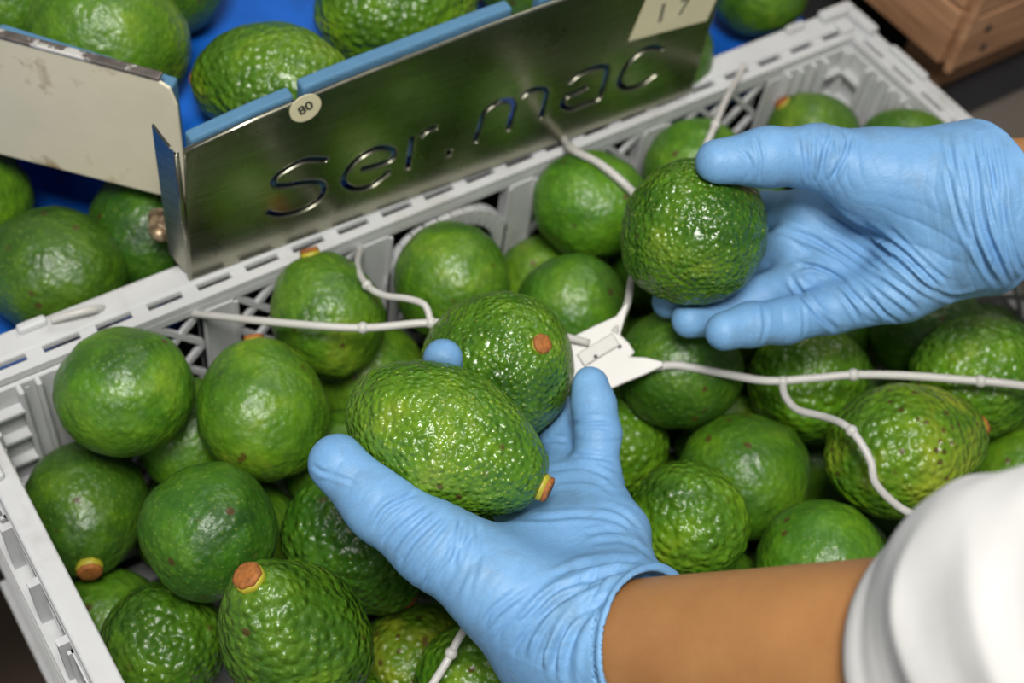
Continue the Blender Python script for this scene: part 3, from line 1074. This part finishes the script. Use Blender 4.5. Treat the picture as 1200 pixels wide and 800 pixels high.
# ------------------------------------------------------------------ avocados in the crate
HEAP = [
    ((0.1115, 0.413, -0.0049), 0.0683, 1.02, (0.234, 0.79, -0.567), 'skin_soft', (1.0, 1.06, 1), 'round bright green avocado in the back left corner of the crate'),
    ((0.1699, 0.3744, -0.015), 0.0702, 1.1, (0.302, 0.813, 0.498), 'skin_soft', (0.95, 1.0, 0.9), 'large mottled avocado with small orange stem on top, left of the thumb tip'),
    ((0.2293, 0.4131, -0.0122), 0.0652, 1.1, (0.097, 0.738, 0.668), 'skin_soft', (1.0, 1.0, 1), 'avocado with a yellow and red stem at its upper left, under the long white cord'),
    ((0.31, 0.409, -0.0266), 0.0699, 1.05, (0.43, 0.095, -0.898), 'skin_soft', (0.95, 1.0, 1), 'avocado below the curled cord, in front of the crate handle arch'),
    ((0.2543, 0.4058, -0.0783), 0.0675, 1.05, (0.668, 0.528, -0.525), 'skin_soft', (1.25, 1.2, 1.2), 'pale green avocado behind the held front fruit, just below the white cord'),
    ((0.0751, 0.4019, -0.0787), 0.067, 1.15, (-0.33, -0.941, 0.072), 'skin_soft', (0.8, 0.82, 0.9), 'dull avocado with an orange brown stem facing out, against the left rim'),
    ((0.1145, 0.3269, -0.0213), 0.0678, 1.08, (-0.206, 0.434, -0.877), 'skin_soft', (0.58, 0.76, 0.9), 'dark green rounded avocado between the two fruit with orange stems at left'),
    ((0.0752, 0.3083, -0.0782), 0.0667, 1.1, (-0.451, 0.257, -0.854), 'skin_bumpy', (0.85, 0.88, 0.9), 'avocado against the left rim, lowest one touching the rim'),
    ((0.1211, 0.2483, -0.0008), 0.067, 1.44, (-0.274, 0.318, 0.908), 'skin_bumpy', (0.85, 0.86, 0.9), 'large pear shaped avocado with pebbled skin and orange stem at its top, lower left'),
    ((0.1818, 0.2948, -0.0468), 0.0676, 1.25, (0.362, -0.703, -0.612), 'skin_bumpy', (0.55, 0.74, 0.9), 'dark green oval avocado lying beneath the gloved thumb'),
    ((0.127, 0.2271, -0.0718), 0.0668, 1.1, (0.503, 0.037, -0.864), 'skin_bumpy', (1.2, 1.2, 1), 'bright green avocado cut by the bottom edge of the picture'),
    ((0.1906, 0.2405, -0.1015), 0.0661, 1.1, (0.748, -0.158, -0.644), 'skin_freckled', (1.1, 1.0, 0.8), 'avocado with yellow and brown patches, low between the pear shaped one and the cord'),
    ((0.1992, 0.1961, -0.0496), 0.0669, 1.1, (0.732, -0.33, -0.596), 'skin_bumpy', (0.9, 1.0, 1), 'avocado under the knotted cord below the nearer glove'),
    ((0.4101, 0.4117, -0.0131), 0.067, 1.08, (0.646, -0.67, 0.367), 'skin_soft', (0.95, 1.1, 0.9), 'avocado with a yellow stem at its right side, left of the farther held fruit'),
    ((0.4985, 0.413, -0.0285), 0.0681, 1.05, (0.556, 0.11, -0.824), 'skin_soft', (0.9, 1.05, 0.9), 'avocado peeping out above the thumb of the farther glove'),
    ((0.3638, 0.3617, -0.0371), 0.0681, 1.1, (-0.39, 0.214, -0.896), 'skin_soft', (0.85, 1.0, 1), 'avocado with a broad pale shine behind the flat hub of the cord net'),
    ((0.3856, 0.4137, -0.0814), 0.0667, 1.1, (-0.171, 0.519, -0.838), 'skin_soft', (1.15, 1.1, 1), 'yellowish green avocado lower behind the shiny one by the hub'),
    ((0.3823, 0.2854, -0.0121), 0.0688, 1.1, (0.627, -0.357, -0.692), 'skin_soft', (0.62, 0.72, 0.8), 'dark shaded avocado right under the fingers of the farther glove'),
    ((0.4617, 0.2503, -0.039), 0.0715, 1.12, (0.793, -0.265, -0.549), 'skin_bumpy', (1.35, 1.32, 1.0), 'pebbly bright green avocado crossed by the right hand cord'),
    ((0.5296, 0.1955, -0.0064), 0.0705, 1.2, (0.998, -0.049, -0.05), 'skin_bumpy', (0.95, 1.05, 0.9), 'large avocado at the right edge under the straight cord'),
    ((0.4478, 0.1763, 0.0041), 0.0714, 1.26, (0.962, -0.254, 0.097), 'skin_freckled', (1.28, 1.18, 0.9), 'large pebbled avocado with dark freckles beside the white sleeve'),
    ((0.3905, 0.225, -0.0485), 0.0731, 1.04, (0.387, -0.15, -0.91), 'skin_soft', (0.92, 1.0, 1), 'round avocado with a bright spot of shine in the middle of the right half'),
    ((0.3248, 0.2069, -0.0162), 0.0636, 1.08, (-0.2, 0.067, -0.978), 'skin_bumpy', (1.25, 1.2, 0.85), 'bright avocado with red brown spots right of the palm of the nearer glove'),
    ((0.3786, 0.1558, -0.0264), 0.0677, 1.08, (0.514, -0.136, -0.847), 'skin_soft', (0.95, 1.1, 0.95), 'avocado above the bare forearm, left of the freckled one'),
    ((0.3465, 0.2882, -0.0682), 0.0671, 1.08, (-0.116, 0.182, -0.976), 'skin_bumpy', (1.05, 1.08, 0.9), 'avocado right beside the little finger of the nearer glove'),
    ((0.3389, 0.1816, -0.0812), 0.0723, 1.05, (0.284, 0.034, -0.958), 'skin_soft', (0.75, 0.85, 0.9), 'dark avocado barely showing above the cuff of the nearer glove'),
    ((0.606, 0.4116, -0.0488), 0.0687, 1.08, (-0.396, 0.693, 0.603), 'skin_soft', (0.85, 0.88, 0.8), 'avocado with an orange stem in the far right corner of the crate'),
    ((0.6213, 0.3501, -0.0174), 0.0675, 1.05, (0.514, -0.136, -0.847), 'skin_soft', (0.85, 0.95, 0.85), 'avocado by the right rim, peeping out above the back of the farther hand'),
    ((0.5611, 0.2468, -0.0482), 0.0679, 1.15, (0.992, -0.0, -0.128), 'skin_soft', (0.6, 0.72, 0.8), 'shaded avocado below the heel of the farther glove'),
    ((0.5404, 0.1411, -0.0528), 0.0689, 1.05, (0.632, -0.12, -0.766), 'skin_soft', (0.9, 1, 0.9), 'avocado showing a sliver above the white sleeve at the right edge'),
]
DEEP = [
    (0.2722, 0.3402, -0.05),
    (0.2774, 0.2739, -0.0501),
    (0.4692, 0.3194, -0.0502),
    (0.466, 0.132, -0.0503),
    (0.295, 0.1315, -0.0505),
    (0.5546, 0.3307, -0.0507),
    (0.2682, 0.1972, -0.054),
    (0.6174, 0.2972, -0.0581),
    (0.4502, 0.3807, -0.06),
    (0.1446, 0.4083, -0.0668),
    (0.4062, 0.3215, -0.0699),
    (0.2056, 0.355, -0.0718),
    (0.5377, 0.3872, -0.0763),
    (0.4181, 0.1672, -0.0812),
    (0.5143, 0.2866, -0.0825),
    (0.1424, 0.3449, -0.0845),
    (0.6073, 0.3536, -0.0871),
    (0.3181, 0.3823, -0.0895),
    (0.6188, 0.2362, -0.0926),
    (0.2355, 0.2969, -0.0935),
    (0.3743, 0.1221, -0.0951),
    (0.4253, 0.2656, -0.0958),
    (0.3067, 0.2445, -0.0998),
    (0.3005, 0.3213, -0.1059),
    (0.4987, 0.1363, -0.1069),
    (0.5728, 0.304, -0.1122),
    (0.193, 0.4026, -0.114),
    (0.5697, 0.1331, -0.1146),
    (0.5855, 0.4095, -0.1147),
    (0.3668, 0.3402, -0.1172),
    (0.3751, 0.2282, -0.1175),
    (0.4473, 0.4091, -0.1176),
    (0.4793, 0.2377, -0.1177),
    (0.2447, 0.3585, -0.1234),
    (0.4361, 0.1206, -0.1253),
    (0.1278, 0.3942, -0.1271),
    (0.2532, 0.2197, -0.1272),
    (0.5417, 0.2494, -0.1324),
    (0.5145, 0.4048, -0.1347),
    (0.4299, 0.1992, -0.1371),
    (0.4278, 0.3318, -0.1393),
    (0.3545, 0.4074, -0.142),
    (0.3084, 0.1881, -0.1446),
    (0.3764, 0.1641, -0.1457),
    (0.516, 0.1877, -0.1458),
    (0.5186, 0.3115, -0.1458),
    (0.3349, 0.2849, -0.1472),
    (0.5777, 0.3562, -0.1511),
    (0.2628, 0.2817, -0.1527),
    (0.4015, 0.2734, -0.1563),
    (0.3206, 0.3533, -0.1604),
    (0.0614, 0.3547, -0.1232),
]
for i, (p, dm, ratio, ax, mat, tint, lab) in enumerate(HEAP):
    big = mat in ('skin_bumpy', 'skin_freckled')
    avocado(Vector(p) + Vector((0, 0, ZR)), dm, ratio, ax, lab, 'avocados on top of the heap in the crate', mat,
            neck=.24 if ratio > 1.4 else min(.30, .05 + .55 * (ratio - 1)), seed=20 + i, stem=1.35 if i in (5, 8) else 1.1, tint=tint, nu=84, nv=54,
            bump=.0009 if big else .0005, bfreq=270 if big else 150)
deep = [avo_mesh('avocado', .065, 1.02, .04, 90 + k, 44, 28, .0006, 170) for k in range(3)]
DEEP_LABEL = {
    9: 'avocado showing in the gap below the two fruit at the back left',
    51: 'avocado low in the dark gap between the two fruit along the left rim',
    32: 'avocado peeping out between the round shiny one and the freckled one',
    8: 'shaded avocado just below and left of the fruit in the farther glove',
    11: 'shaded avocado showing between the large mottled one and the thumb tip',
    15: 'sliver of avocado between the dark rounded fruit and the oval one under the thumb',
    21: 'avocado in the dark gap below the one shaded by the farther fingers',
    44: 'sliver of avocado below the freckled one, next to the white sleeve',
    14: 'avocado under the heel of the farther palm, right of the pebbly bright one',
    18: 'sliver of avocado at the right edge, above the straight cord',
    35: 'sliver of avocado between the one at the left rim and the dark rounded one',
    31: 'dark sliver of avocado behind the cord strand rising from the hub',
    2: 'sliver of avocado between the pebbly bright one and the shaded one under the fingers',
    39: 'sliver of avocado above the bare forearm, below the round shiny one',
}
SLIVER = {25, 26, 45, 19, 12, 49, 13, 37, 40, 48, 1, 30, 28, 3, 10}
for i, p in enumerate(DEEP):
    rr = random.Random(i)
    ax = Vector((rr.uniform(-1, 1), rr.uniform(-1, 1), rr.uniform(-1, 0))).normalized()
    g = rr.uniform(.75, 1.0)
    sl = i in SLIVER
    lab_ = DEEP_LABEL.get(i) or ('avocado deep in the heap, only a dark sliver showing between the fruit above' if sl else
                                 'avocado buried in the heap, out of sight under the fruit and hands above')
    grp = 'avocados deep in the heap' if (sl or i in DEEP_LABEL) else 'avocados buried out of sight in the heap'
    avocado(Vector(p) + Vector((0, 0, ZR)), .065, 1.02, ax, lab_, grp, 'skin_soft', seed=60 + i,
            tint=(g * .9, g, g), mesh=deep[i % 3], stem=0)

# ------------------------------------------------------------------ the sorting machine behind the crate
BL = Vector((.171, .4605, ZR + .002)); BR = Vector((.515, .4525, ZR + .002))
PU = (BR - BL).normalized(); PN = Vector((PU.y, -PU.x, 0)).normalized(); PV = Vector((0, 0, 1))
PL = (BR - BL).length
mach = empty('sorting_machine', (.34, .75, 0), label='fruit sorting machine outlet with blue trays, cream side guard and shiny steel front plate', cat='machine')


def on_panel(u, v):
    r = CAM_R @ Vector(((u - 600) / F_PX, -(v - 400) / F_PX, -1))
    t = (BL - CAM_O).dot(PN) / r.dot(PN)
    q = CAM_O + r * t - BL
    return (q.dot(PU), q.z)


def outline(path, w):
    """closed loop round an open stroke, w wide, rounded ends"""
    pts = [Vector((*p, 0)) for p in path]
    pts = spline(pts, 4)
    L, Rr = [], []
    n = len(pts)
    for i in range(n):
        d = (pts[min(i + 1, n - 1)] - pts[max(i - 1, 0)]).normalized()
        s = Vector((-d.y, d.x, 0))
        L.append(pts[i] + s * w / 2); Rr.append(pts[i] - s * w / 2)
    return L + Rr[::-1]


def z7(*q): return [on_panel(280 + x / 4.2857, 130 + y / 4.2857) for x, y in q]
def z8(*q): return [on_panel(520 + x / 4, 30 + y / 4) for x, y in q]


STROKES = [
    z7((448, 240), (395, 236), (330, 240), (250, 275), (180, 325), (172, 362), (240, 366), (330, 352), (400, 352), (425, 385), (390, 445), (300, 495), (200, 515), (128, 497)),
    z7((600, 288), (690, 265), (765, 232), (768, 190), (700, 178), (610, 220), (545, 285), (520, 345), (565, 384), (660, 368), (760, 288)),
    z7((842, 295), (855, 200), (868, 115)), z7((900, 128), (940, 92), (1000, 70)),
    z7((1030, 214), (1070, 198)),
    z8((138, 550), (165, 470), (182, 405), (235, 360), (300, 345), (325, 372), (310, 430), (297, 495)),
    z8((352, 335), (390, 305), (440, 290), (478, 305), (465, 370), (450, 440)),
    z8((575, 270), (620, 230), (690, 195), (755, 188), (758, 225), (740, 290), (722, 335), (655, 362), (590, 385), (552, 368), (570, 330), (620, 305), (678, 277)),
    z8((1030, 105), (960, 97), (890, 140), (840, 200), (818, 262), (850, 288), (920, 270), (1000, 212)),
]
cu = D.curves.new('plate', 'CURVE')
cu.dimensions = '2D'; cu.fill_mode = 'BOTH'; cu.extrude = .0005; cu.bevel_depth = .0010; cu.bevel_resolution = 2


def poly(pts):
    s = cu.splines.new('POLY'); s.points.add(len(pts) - 1); s.use_cyclic_u = True
    for k, p in enumerate(pts): s.points[k].co = (p[0], p[1], 0, 1)


TOP = [(PL + .001, .1125), (.30, .1150), (.233, .1135), (.18, .1115), (.091, .1055), (.045, .1005), (.0055, .0945)]
poly([(0, 0), (PL, 0)] + TOP)
for k, s in enumerate(STROKES): poly(outline(s, (.0075 if k == 4 else .0052)))
tmp = D.objects.new('tmp', cu); C.objects.link(tmp)
dg = bpy.context.evaluated_depsgraph_get(); dg.update()
me = D.meshes.new_from_object(tmp.evaluated_get(dg))
D.objects.remove(tmp)
me.transform(Matrix.Translation(BL + PN * 0) @ Matrix((PU, PV, PN)).transposed().to_4x4())
me.name = 'end_plate'
link('end_plate', me, M['steel'], mach, smooth=False)
onp = lambda s, h, o=0: BL + PU * s + PV * h + PN * o
# folded left edge of the plate, and its top bead
bm = bmesh.new()
fl = Vector((-.42, .90, 0)).normalized()
hb = [(0, 0, .0945), (.005, .002, .0955), (.010, .006, .100), (.0145, .010, .105)]
for (a, z0, z1), (b, y0, y1) in zip(hb[:-1], hb[1:]):
    q = [onp(.0008, z0) + fl * a, onp(.0008, y0) + fl * b, onp(.0008, y1) + fl * b, onp(.0008, z1) + fl * a]
    add_prism(bm, q, fl.cross(PV) * .0016)
from_bm('plate_flange', bm, M['steel'], mach)
bm = bmesh.new()
tp = [onp(*p) for p in TOP[::-1]]
add_tube(bm, tp, .0013, 8)
add_tube(bm, [onp(0, .001), onp(0.0, .05), onp(.0005, .0945)], .0014, 8)
add_tube(bm, [onp(PL, .001), onp(PL + .001, .1125)], .0010, 8)
from_bm('rolled_edge', bm, M['steel'], mach, smooth=True)

# stickers on the plate
lab = [on_panel(*q) for q in ((735, 46), (826, 22), (842, -14), (757, -6))]
bm = bmesh.new(); add_prism(bm, [onp(s, h, .0016) for s, h in lab], PN * .0003)
from_bm('number_label', bm, M['label'], mach)


def text(body, s, h, size, mat, rot=0, off=.0020, name='printed_number', bold=0):
    c = D.curves.new(name, 'FONT'); c.body = body; c.size = size; c.align_x = 'CENTER'; c.align_y = 'CENTER'; c.extrude = .00005
    c.offset = bold
    o = D.objects.new('tmp', c); C.objects.link(o)
    g = bpy.context.evaluated_depsgraph_get(); g.update()
    m = D.meshes.new_from_object(o.evaluated_get(g)); D.objects.remove(o)
    m.transform(Matrix.Translation(onp(s, h, off)) @ Matrix((PU, PV, PN)).transposed().to_4x4() @ Matrix.Rotation(rot, 4, 'Z'))
    m.name = name
    return link(name, m, mat, mach, smooth=False)


s, h = on_panel(773, 14); text('1', s, h, .019, M['ink_pale'], 0, bold=.0004)
s, h = on_panel(799, 6); text('7', s, h, .017, M['ink_pale'], 0, bold=.0002)
s, h = on_panel(356, 124)
bm = bmesh.new(); bmesh.ops.create_cone(bm, cap_ends=True, segments=28, radius1=.0088, radius2=.0088, depth=.0005,
                                        matrix=Matrix.Translation(onp(s, h, .0018)) @ Matrix((PU, PV, PN)).transposed().to_4x4())
from_bm('round_sticker', bm, M['label'], mach)
text('80', s, h, .0085, M['ink'], .35, .0021, bold=.0002)

# blue foam pads lining the inside of the plate
for a, b, up in ((.0095, .066, .0015), (.071, .196, .0036), (.214, .262, .002), (.268, PL - .03, .0)):
    bm = bmesh.new()
    hx = lambda q: float(np.interp(q, [p[0] for p in TOP[::-1]], [p[1] for p in TOP[::-1]]))
    n = 8
    front = [onp(a + (b - a) * k / n, hx(a + (b - a) * k / n) + up, -.0032) for k in range(n + 1)]
    add_prism(bm, [onp(a, .028, -.0032), onp(b, .028, -.0032)] + front[::-1], -PN * .0080)
    from_bm('foam_pad', bm, M['foam'], mach, bevel=.0016)

# cream side guard running back to the left, with a worn folded top edge
A0 = Vector((.1885, .4970, 0)); A1 = Vector((-.12, .8430, 0))
gd = (A1 - A0).normalized(); gn = Vector((gd.y, -gd.x, 0)).normalized()
if gn.y > 0: gn = -gn
gp = lambda s, z, o=0: A0 + gd * s + Vector((0, 0, ZR + z)) + gn * o
GL = (A1 - A0).length
bm = bmesh.new()
add_prism(bm, [gp(0, .018), gp(GL, .005), gp(GL, .104), gp(.012, .1055), (gp(.003, .101)), gp(.0, .090)], -gn * .002)
from_bm('side_guard', bm, M['cream'], mach, bevel=.0008)
bm = bmesh.new()
add_prism(bm, [gp(.008, .1045, .0008), gp(GL, .1035, .0008), gp(GL, .1035, -.005), gp(.008, .1045, -.005)], (0, 0, .0022))
from_bm('guard_top_edge', bm, M['worn'], mach, bevel=.0008)
bm = bmesh.new()
add_prism(bm, [gp(.004, .030, -.0035), gp(.10, .030, -.0035), gp(.10, .103, -.0035), gp(.004, .098, -.0035)], -gn * .009)
from_bm('foam_pad', bm, M['foam'], mach, bevel=.0016)

# upper tray floor, lower trays beside it, dark frame below
bm = bmesh.new()
tray = [onp(.004, 0, -.006), onp(PL - .002, 0, -.006), Vector((.55, 1.15, 0)), Vector((-.30, 1.15, 0)), gp(GL, 0, -.004), gp(0.0, 0, -.004)]
add_prism(bm, [Vector((p.x, p.y, ZR + .030)) for p in tray], (0, 0, -.006))
from_bm('upper_tray', bm, M['belt'], mach)
bm = bmesh.new(); box2(bm, (-.6, .490, ZR - .080), (.665, 1.15, ZR - .072))
from_bm('lower_tray', bm, M['belt'], mach)
bm = bmesh.new(); box2(bm, (.525, .4865, ZR - .050), (.680, 1.15, ZR - .042))
from_bm('side_tray', bm, M['belt'], mach)
bm = bmesh.new(); box2(bm, (.172, .4815, ZR - .30), (.500, .4855, ZR - .006))
from_bm('dark_backing', bm, M['frame'], mach)  # dark sheet added to darken the openings of the crate lattice
bm = bmesh.new(); box2(bm, (-.6, .500, ZR - .30), (.660, 1.15, ZR - .081))
from_bm('machine_body', bm, M['frame'], mach, bevel=.004)
for x in (-.5, .6):
    for y in (.56, 1.08):
        bm = bmesh.new(); box2(bm, (x - .025, y - .025, 0), (x + .025, y + .025, ZR - .30))
        from_bm('leg', bm, M['frame'], mach, bevel=.003)
# rusty bracket with a bolt that carries the plate
bm = bmesh.new()
bp = gp(.006, .012, .002)
add_box(bm, bp + Vector((0, 0, -.006)), (.014, .005, .034), Matrix((gd, gn, PV)).transposed())
add_box(bm, bp + Vector((.006, -.010, -.016)), (.004, .030, .016))
from_bm('bracket', bm, M['rust'], mach, bevel=.0015)
bm = bmesh.new()
bc = P(190, 268, (CAM_R.transposed() @ (bp - CAM_O)).z * -1 - .012)
bmesh.ops.create_cone(bm, cap_ends=True, segments=6, radius1=.0082, radius2=.0075, depth=.008,
                      matrix=Matrix.Translation(bc) @ gn.to_track_quat('Z', 'Y').to_matrix().to_4x4())
bmesh.ops.create_cone(bm, cap_ends=True, segments=18, radius1=.0105, radius2=.0105, depth=.002,
                      matrix=Matrix.Translation(bc - gn * .005) @ gn.to_track_quat('Z', 'Y').to_matrix().to_4x4())
add_ball(bm, bc + gn * .004, .0045)
from_bm('bolt', bm, M['rust'], mach, bevel=.0008)

# avocados lying in the trays
def on_tray(u, v, z): return PZ(u, v, z)


UP, LO = 'avocados in the upper blue tray', 'avocados in the lower tray beside the crate'
TR = [
    (130, 48, .068, .082, 1.10, (.6, -.2, -.6), 'large avocado in the tray just behind the cream side guard', (.9, .95, .9), UP),
    (318, 99, .062, .070, 1.32, (-.95, .1, -.2), 'avocado lying lengthwise against the foam pads of the steel plate', (1.0, .97, 1.0), UP),
    (466, 6, .0665, .080, 1.22, (.95, .2, -.2), 'long avocado cut by the top edge, above the middle of the steel plate', (1.1, 1.05, .9), UP),
    (8, -6, .066, .074, 1.1, (.5, .4, -.6), 'avocado at the top left corner of the picture, behind the guard', (.8, .9, .9), UP),
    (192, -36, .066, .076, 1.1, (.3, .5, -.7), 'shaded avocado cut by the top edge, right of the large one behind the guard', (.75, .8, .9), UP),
    (622, -48, .066, .074, 1.1, (.3, .5, -.7), 'avocado just touching the top edge above the dot of the lettering', (.8, .9, .9), UP),
    (891, -20, -.002, .072, 1.05, (.3, .5, -.7), 'round avocado on blue rubber beyond the far crate rim, right of the steel plate', (.9, .95, .8), LO),
    (774, 64, -.004, .072, 1.05, (.3, .5, -.7), 'avocado almost hidden behind the right end of the steel plate', (.9, 1, .9), LO),
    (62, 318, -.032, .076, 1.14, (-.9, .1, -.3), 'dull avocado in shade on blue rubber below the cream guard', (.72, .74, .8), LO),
    (176, 268, -.034, .074, 1.1, (-.3, .5, -.3), 'dark avocado in deep shade behind the rusty bolt', (.45, .6, .7), LO),  # shade under the guard is put into this dark tint
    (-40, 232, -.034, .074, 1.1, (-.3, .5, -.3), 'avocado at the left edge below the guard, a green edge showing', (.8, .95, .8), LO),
]
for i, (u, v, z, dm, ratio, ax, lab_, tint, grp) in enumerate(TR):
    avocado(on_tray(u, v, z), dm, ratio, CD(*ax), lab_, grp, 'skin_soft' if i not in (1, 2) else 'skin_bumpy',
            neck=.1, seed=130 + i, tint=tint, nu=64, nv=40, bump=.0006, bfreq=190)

# ------------------------------------------------------------------ the white elastic net stretched over the crate
net = empty('elastic_net', P(712, 420, .72), label='white elastic cord net with a flat hub, stretched across the crate', cat='net')


def cord(pts, r=.0021, beads=()):
    bm = bmesh.new()
    sp = spline(pts, 10)
    add_tube(bm, sp, r, 10)
    o = from_bm('strand', bm, M['cord'], net, smooth=True)
    for k in beads:
        i = min(int(k * 10), len(sp) - 1)
        b = bmesh.new(); add_ball(b, sp[i], r * 1.55, 12, 8)
        from_bm('knot', b, M['cord'], net, smooth=True)


RB = .4525
cord([P(690, 402, .720), P(600, 380, .714), P(505, 378, .708), P(425, 384, .708), P(340, 379, .712), P(250, 370, .735), P(165, 361, .775), PZ(112, 362, .004), PZ(60, 375, .003)], .0021, (2, 3))
cord([P(505, 378, .708), P(498, 358, .709), P(478, 350, .714), P(450, 346, .722), P(430, 334, .732), P(419, 312, .755), P(423, 286, .795), P(421, 266, .83), PZ(412, 250, -.004)], .0019, (0, 4))
cord([P(720, 390, .722), P(735, 356, .733), P(742, 322, .745), P(768, 265, .80), P(806, 212, .842), P(832, 160, .838), P(850, 118, .865), PZ(864, 92, .003), PZ(872, 76, .002)], .0021, (5.3,))
cord([P(772, 258, .803), P(748, 232, .80), P(728, 212, .797), P(700, 190, .802), P(672, 176, .815), P(661, 162, .84), PZ(657, 147, -.003)], .0024)
cord([P(735, 432, .722), P(768, 430, .724), P(795, 428, .725), P(850, 438, .727), P(900, 446, .731), P(953, 443, .731), P(1000, 439, .730), P(1060, 440, .729), P(1130, 445, .726), P(1200, 452, .722), PZ(1330, 476, .03), PZ(1475, 505, .003)], .0023, (6.0, 8.3))
cord([P(917, 447, .731), P(920, 464, .722), P(935, 480, .712), P(965, 488, .700), P(988, 497, .688), P(1004, 512, .683), P(1020, 540, .679), P(1026, 566, .679), P(1050, 591, .682), P(1076, 606, .684), P(1120, 628, .70), PZ(1330, 660, .0)], .0021, (0, 4.6, 9))
cord([P(700, 455, .722), P(668, 540, .712), P(610, 655, .672), P(548, 732, .634), P(523, 776, .628), P(504, 806, .622), P(470, 860, .615), Vector((.150, .082, ZR + .003))], .0020, (3.75,))
# flat hub with flared corners, a raised bridge and two dark discs in place of shaded holes
hub = [(660, 404), (672, 393), (700, 379), (722, 369), (731, 356), (735, 352), (737, 356), (732, 374), (727, 392), (737, 402), (744, 414), (739, 419), (756, 420), (776, 425), (777, 431), (756, 441), (732, 451), (708, 462), (690, 463), (672, 446), (664, 424)]
bm = bmesh.new()
hn = CD(-.05, .25, 1)
hp = [P(u, v, .722) for u, v in hub]
hc = P(705, 415, .722)
hp = [p - hn * (p - hc).dot(hn) * .8 for p in hp]
add_prism(bm, hp, hn * .0022)
from_bm('hub_plate', bm, M['cord'], net, bevel=.0007)
bm = bmesh.new()
proj = lambda u, v: (lambda p: p - hn * (p - hc).dot(hn) * .8)(P(u, v, .722))
add_bar(bm, proj(680, 424) + hn * .0027, proj(722, 398) + hn * .0027, hn, .008, .0022)
from_bm('hub_bridge', bm, M['cord'], net, bevel=.0008)
for u, v in ((698, 420), (726, 407)):
    bm = bmesh.new()
    bmesh.ops.create_cone(bm, cap_ends=True, segments=10, radius1=.0011, radius2=.0011, depth=.0006,
                          matrix=Matrix.Translation(proj(u, v) + hn * (.0040 if u < 700 else .0025)) @ hn.to_track_quat('Z', 'Y').to_matrix().to_4x4())
    from_bm('hole_disc', bm, M['hole_disc'], net)

# ------------------------------------------------------------------ brown wooden box on a steel table, far right
BXc = PZ(1110, 85, -.055)
tb = empty('steel_table', (1.1, .8, 0), label='grey steel table with a light front rail, right of the crate', cat='table')
bm = bmesh.new(); box2(bm, (.735, .410, ZR - .125), (1.7, 1.5, ZR - .100))
from_bm('table_top', bm, M['frame'], tb, bevel=.003)
bm = bmesh.new(); box2(bm, (.735, .345, ZR - .130), (1.7, .4095, ZR - .094))
from_bm('front_rail', bm, M['bench'], tb, bevel=.004)
bm = bmesh.new(); box2(bm, (.735, -.3, ZR - .20), (1.7, .340, ZR - .18))
from_bm('lower_shelf', bm, M['bench'], tb, bevel=.003)
for x, y in ((.78, .43), (1.65, .43), (.78, 1.45), (1.65, 1.45), (.78, -.25), (1.65, -.25)):
    bm = bmesh.new(); box2(bm, (x - .02, y - .02, 0), (x + .02, y + .02, ZR - (.20 if y < 0 else .125)))
    from_bm('leg', bm, M['frame'], tb, bevel=.002)
wb = empty('wooden_box', (BXc.x + .2, BXc.y + .15, ZR - .098), label='brown wooden slatted box on the steel table at the top right', cat='box')
BW, BD = .40, .30
for k in range(5):
    z = ZR - .055 + k * .050
    bm = bmesh.new(); box2(bm, (BXc.x + .004, BXc.y, z), (BXc.x + BW, BXc.y + .010, z + .0475)); from_bm('plank', bm, M['wood'], wb, bevel=.0015)
    bm = bmesh.new(); box2(bm, (BXc.x, BXc.y + .0105, z), (BXc.x + .010, BXc.y + BD, z + .0475)); from_bm('plank', bm, M['wood'], wb, bevel=.0015)
    bm = bmesh.new(); box2(bm, (BXc.x + .0105, BXc.y + BD - .010, z), (BXc.x + BW, BXc.y + BD, z + .0475)); from_bm('plank', bm, M['wood'], wb, bevel=.0015)
    bm = bmesh.new(); box2(bm, (BXc.x + BW - .010, BXc.y + .0105, z), (BXc.x + BW, BXc.y + BD - .0105, z + .0475)); from_bm('plank', bm, M['wood'], wb, bevel=.0015)
bm = bmesh.new(); box2(bm, (BXc.x + .0105, BXc.y + .0105, ZR - .055), (BXc.x + BW - .0105, BXc.y + BD - .0105, ZR - .047)); from_bm('bottom', bm, M['wood'], wb)
bm = bmesh.new(); box2(bm, (BXc.x - .002, BXc.y - .002, ZR - .055), (BXc.x + .004, BXc.y + .004, ZR + .193)); from_bm('corner_strip', bm, M['wood'], wb, bevel=.0015)
for y in (.02, BD - .06):
    bm = bmesh.new(); box2(bm, (BXc.x + .03, BXc.y + y, ZR - .0985), (BXc.x + BW - .03, BXc.y + y + .04, ZR - .0555)); from_bm('runner', bm, M['wood'], wb)
for u, v in ((1152, 55), (1158, 33)):
    r = CAM_R @ Vector(((u - 600) / F_PX, -(v - 400) / F_PX, -1))
    q = CAM_O + r * ((BXc.y - CAM_O.y) / r.y)
    bm = bmesh.new(); add_ball(bm, q, .0035, 10, 6, (1, .4, 1)); from_bm('nail', bm, M['frame'], wb)
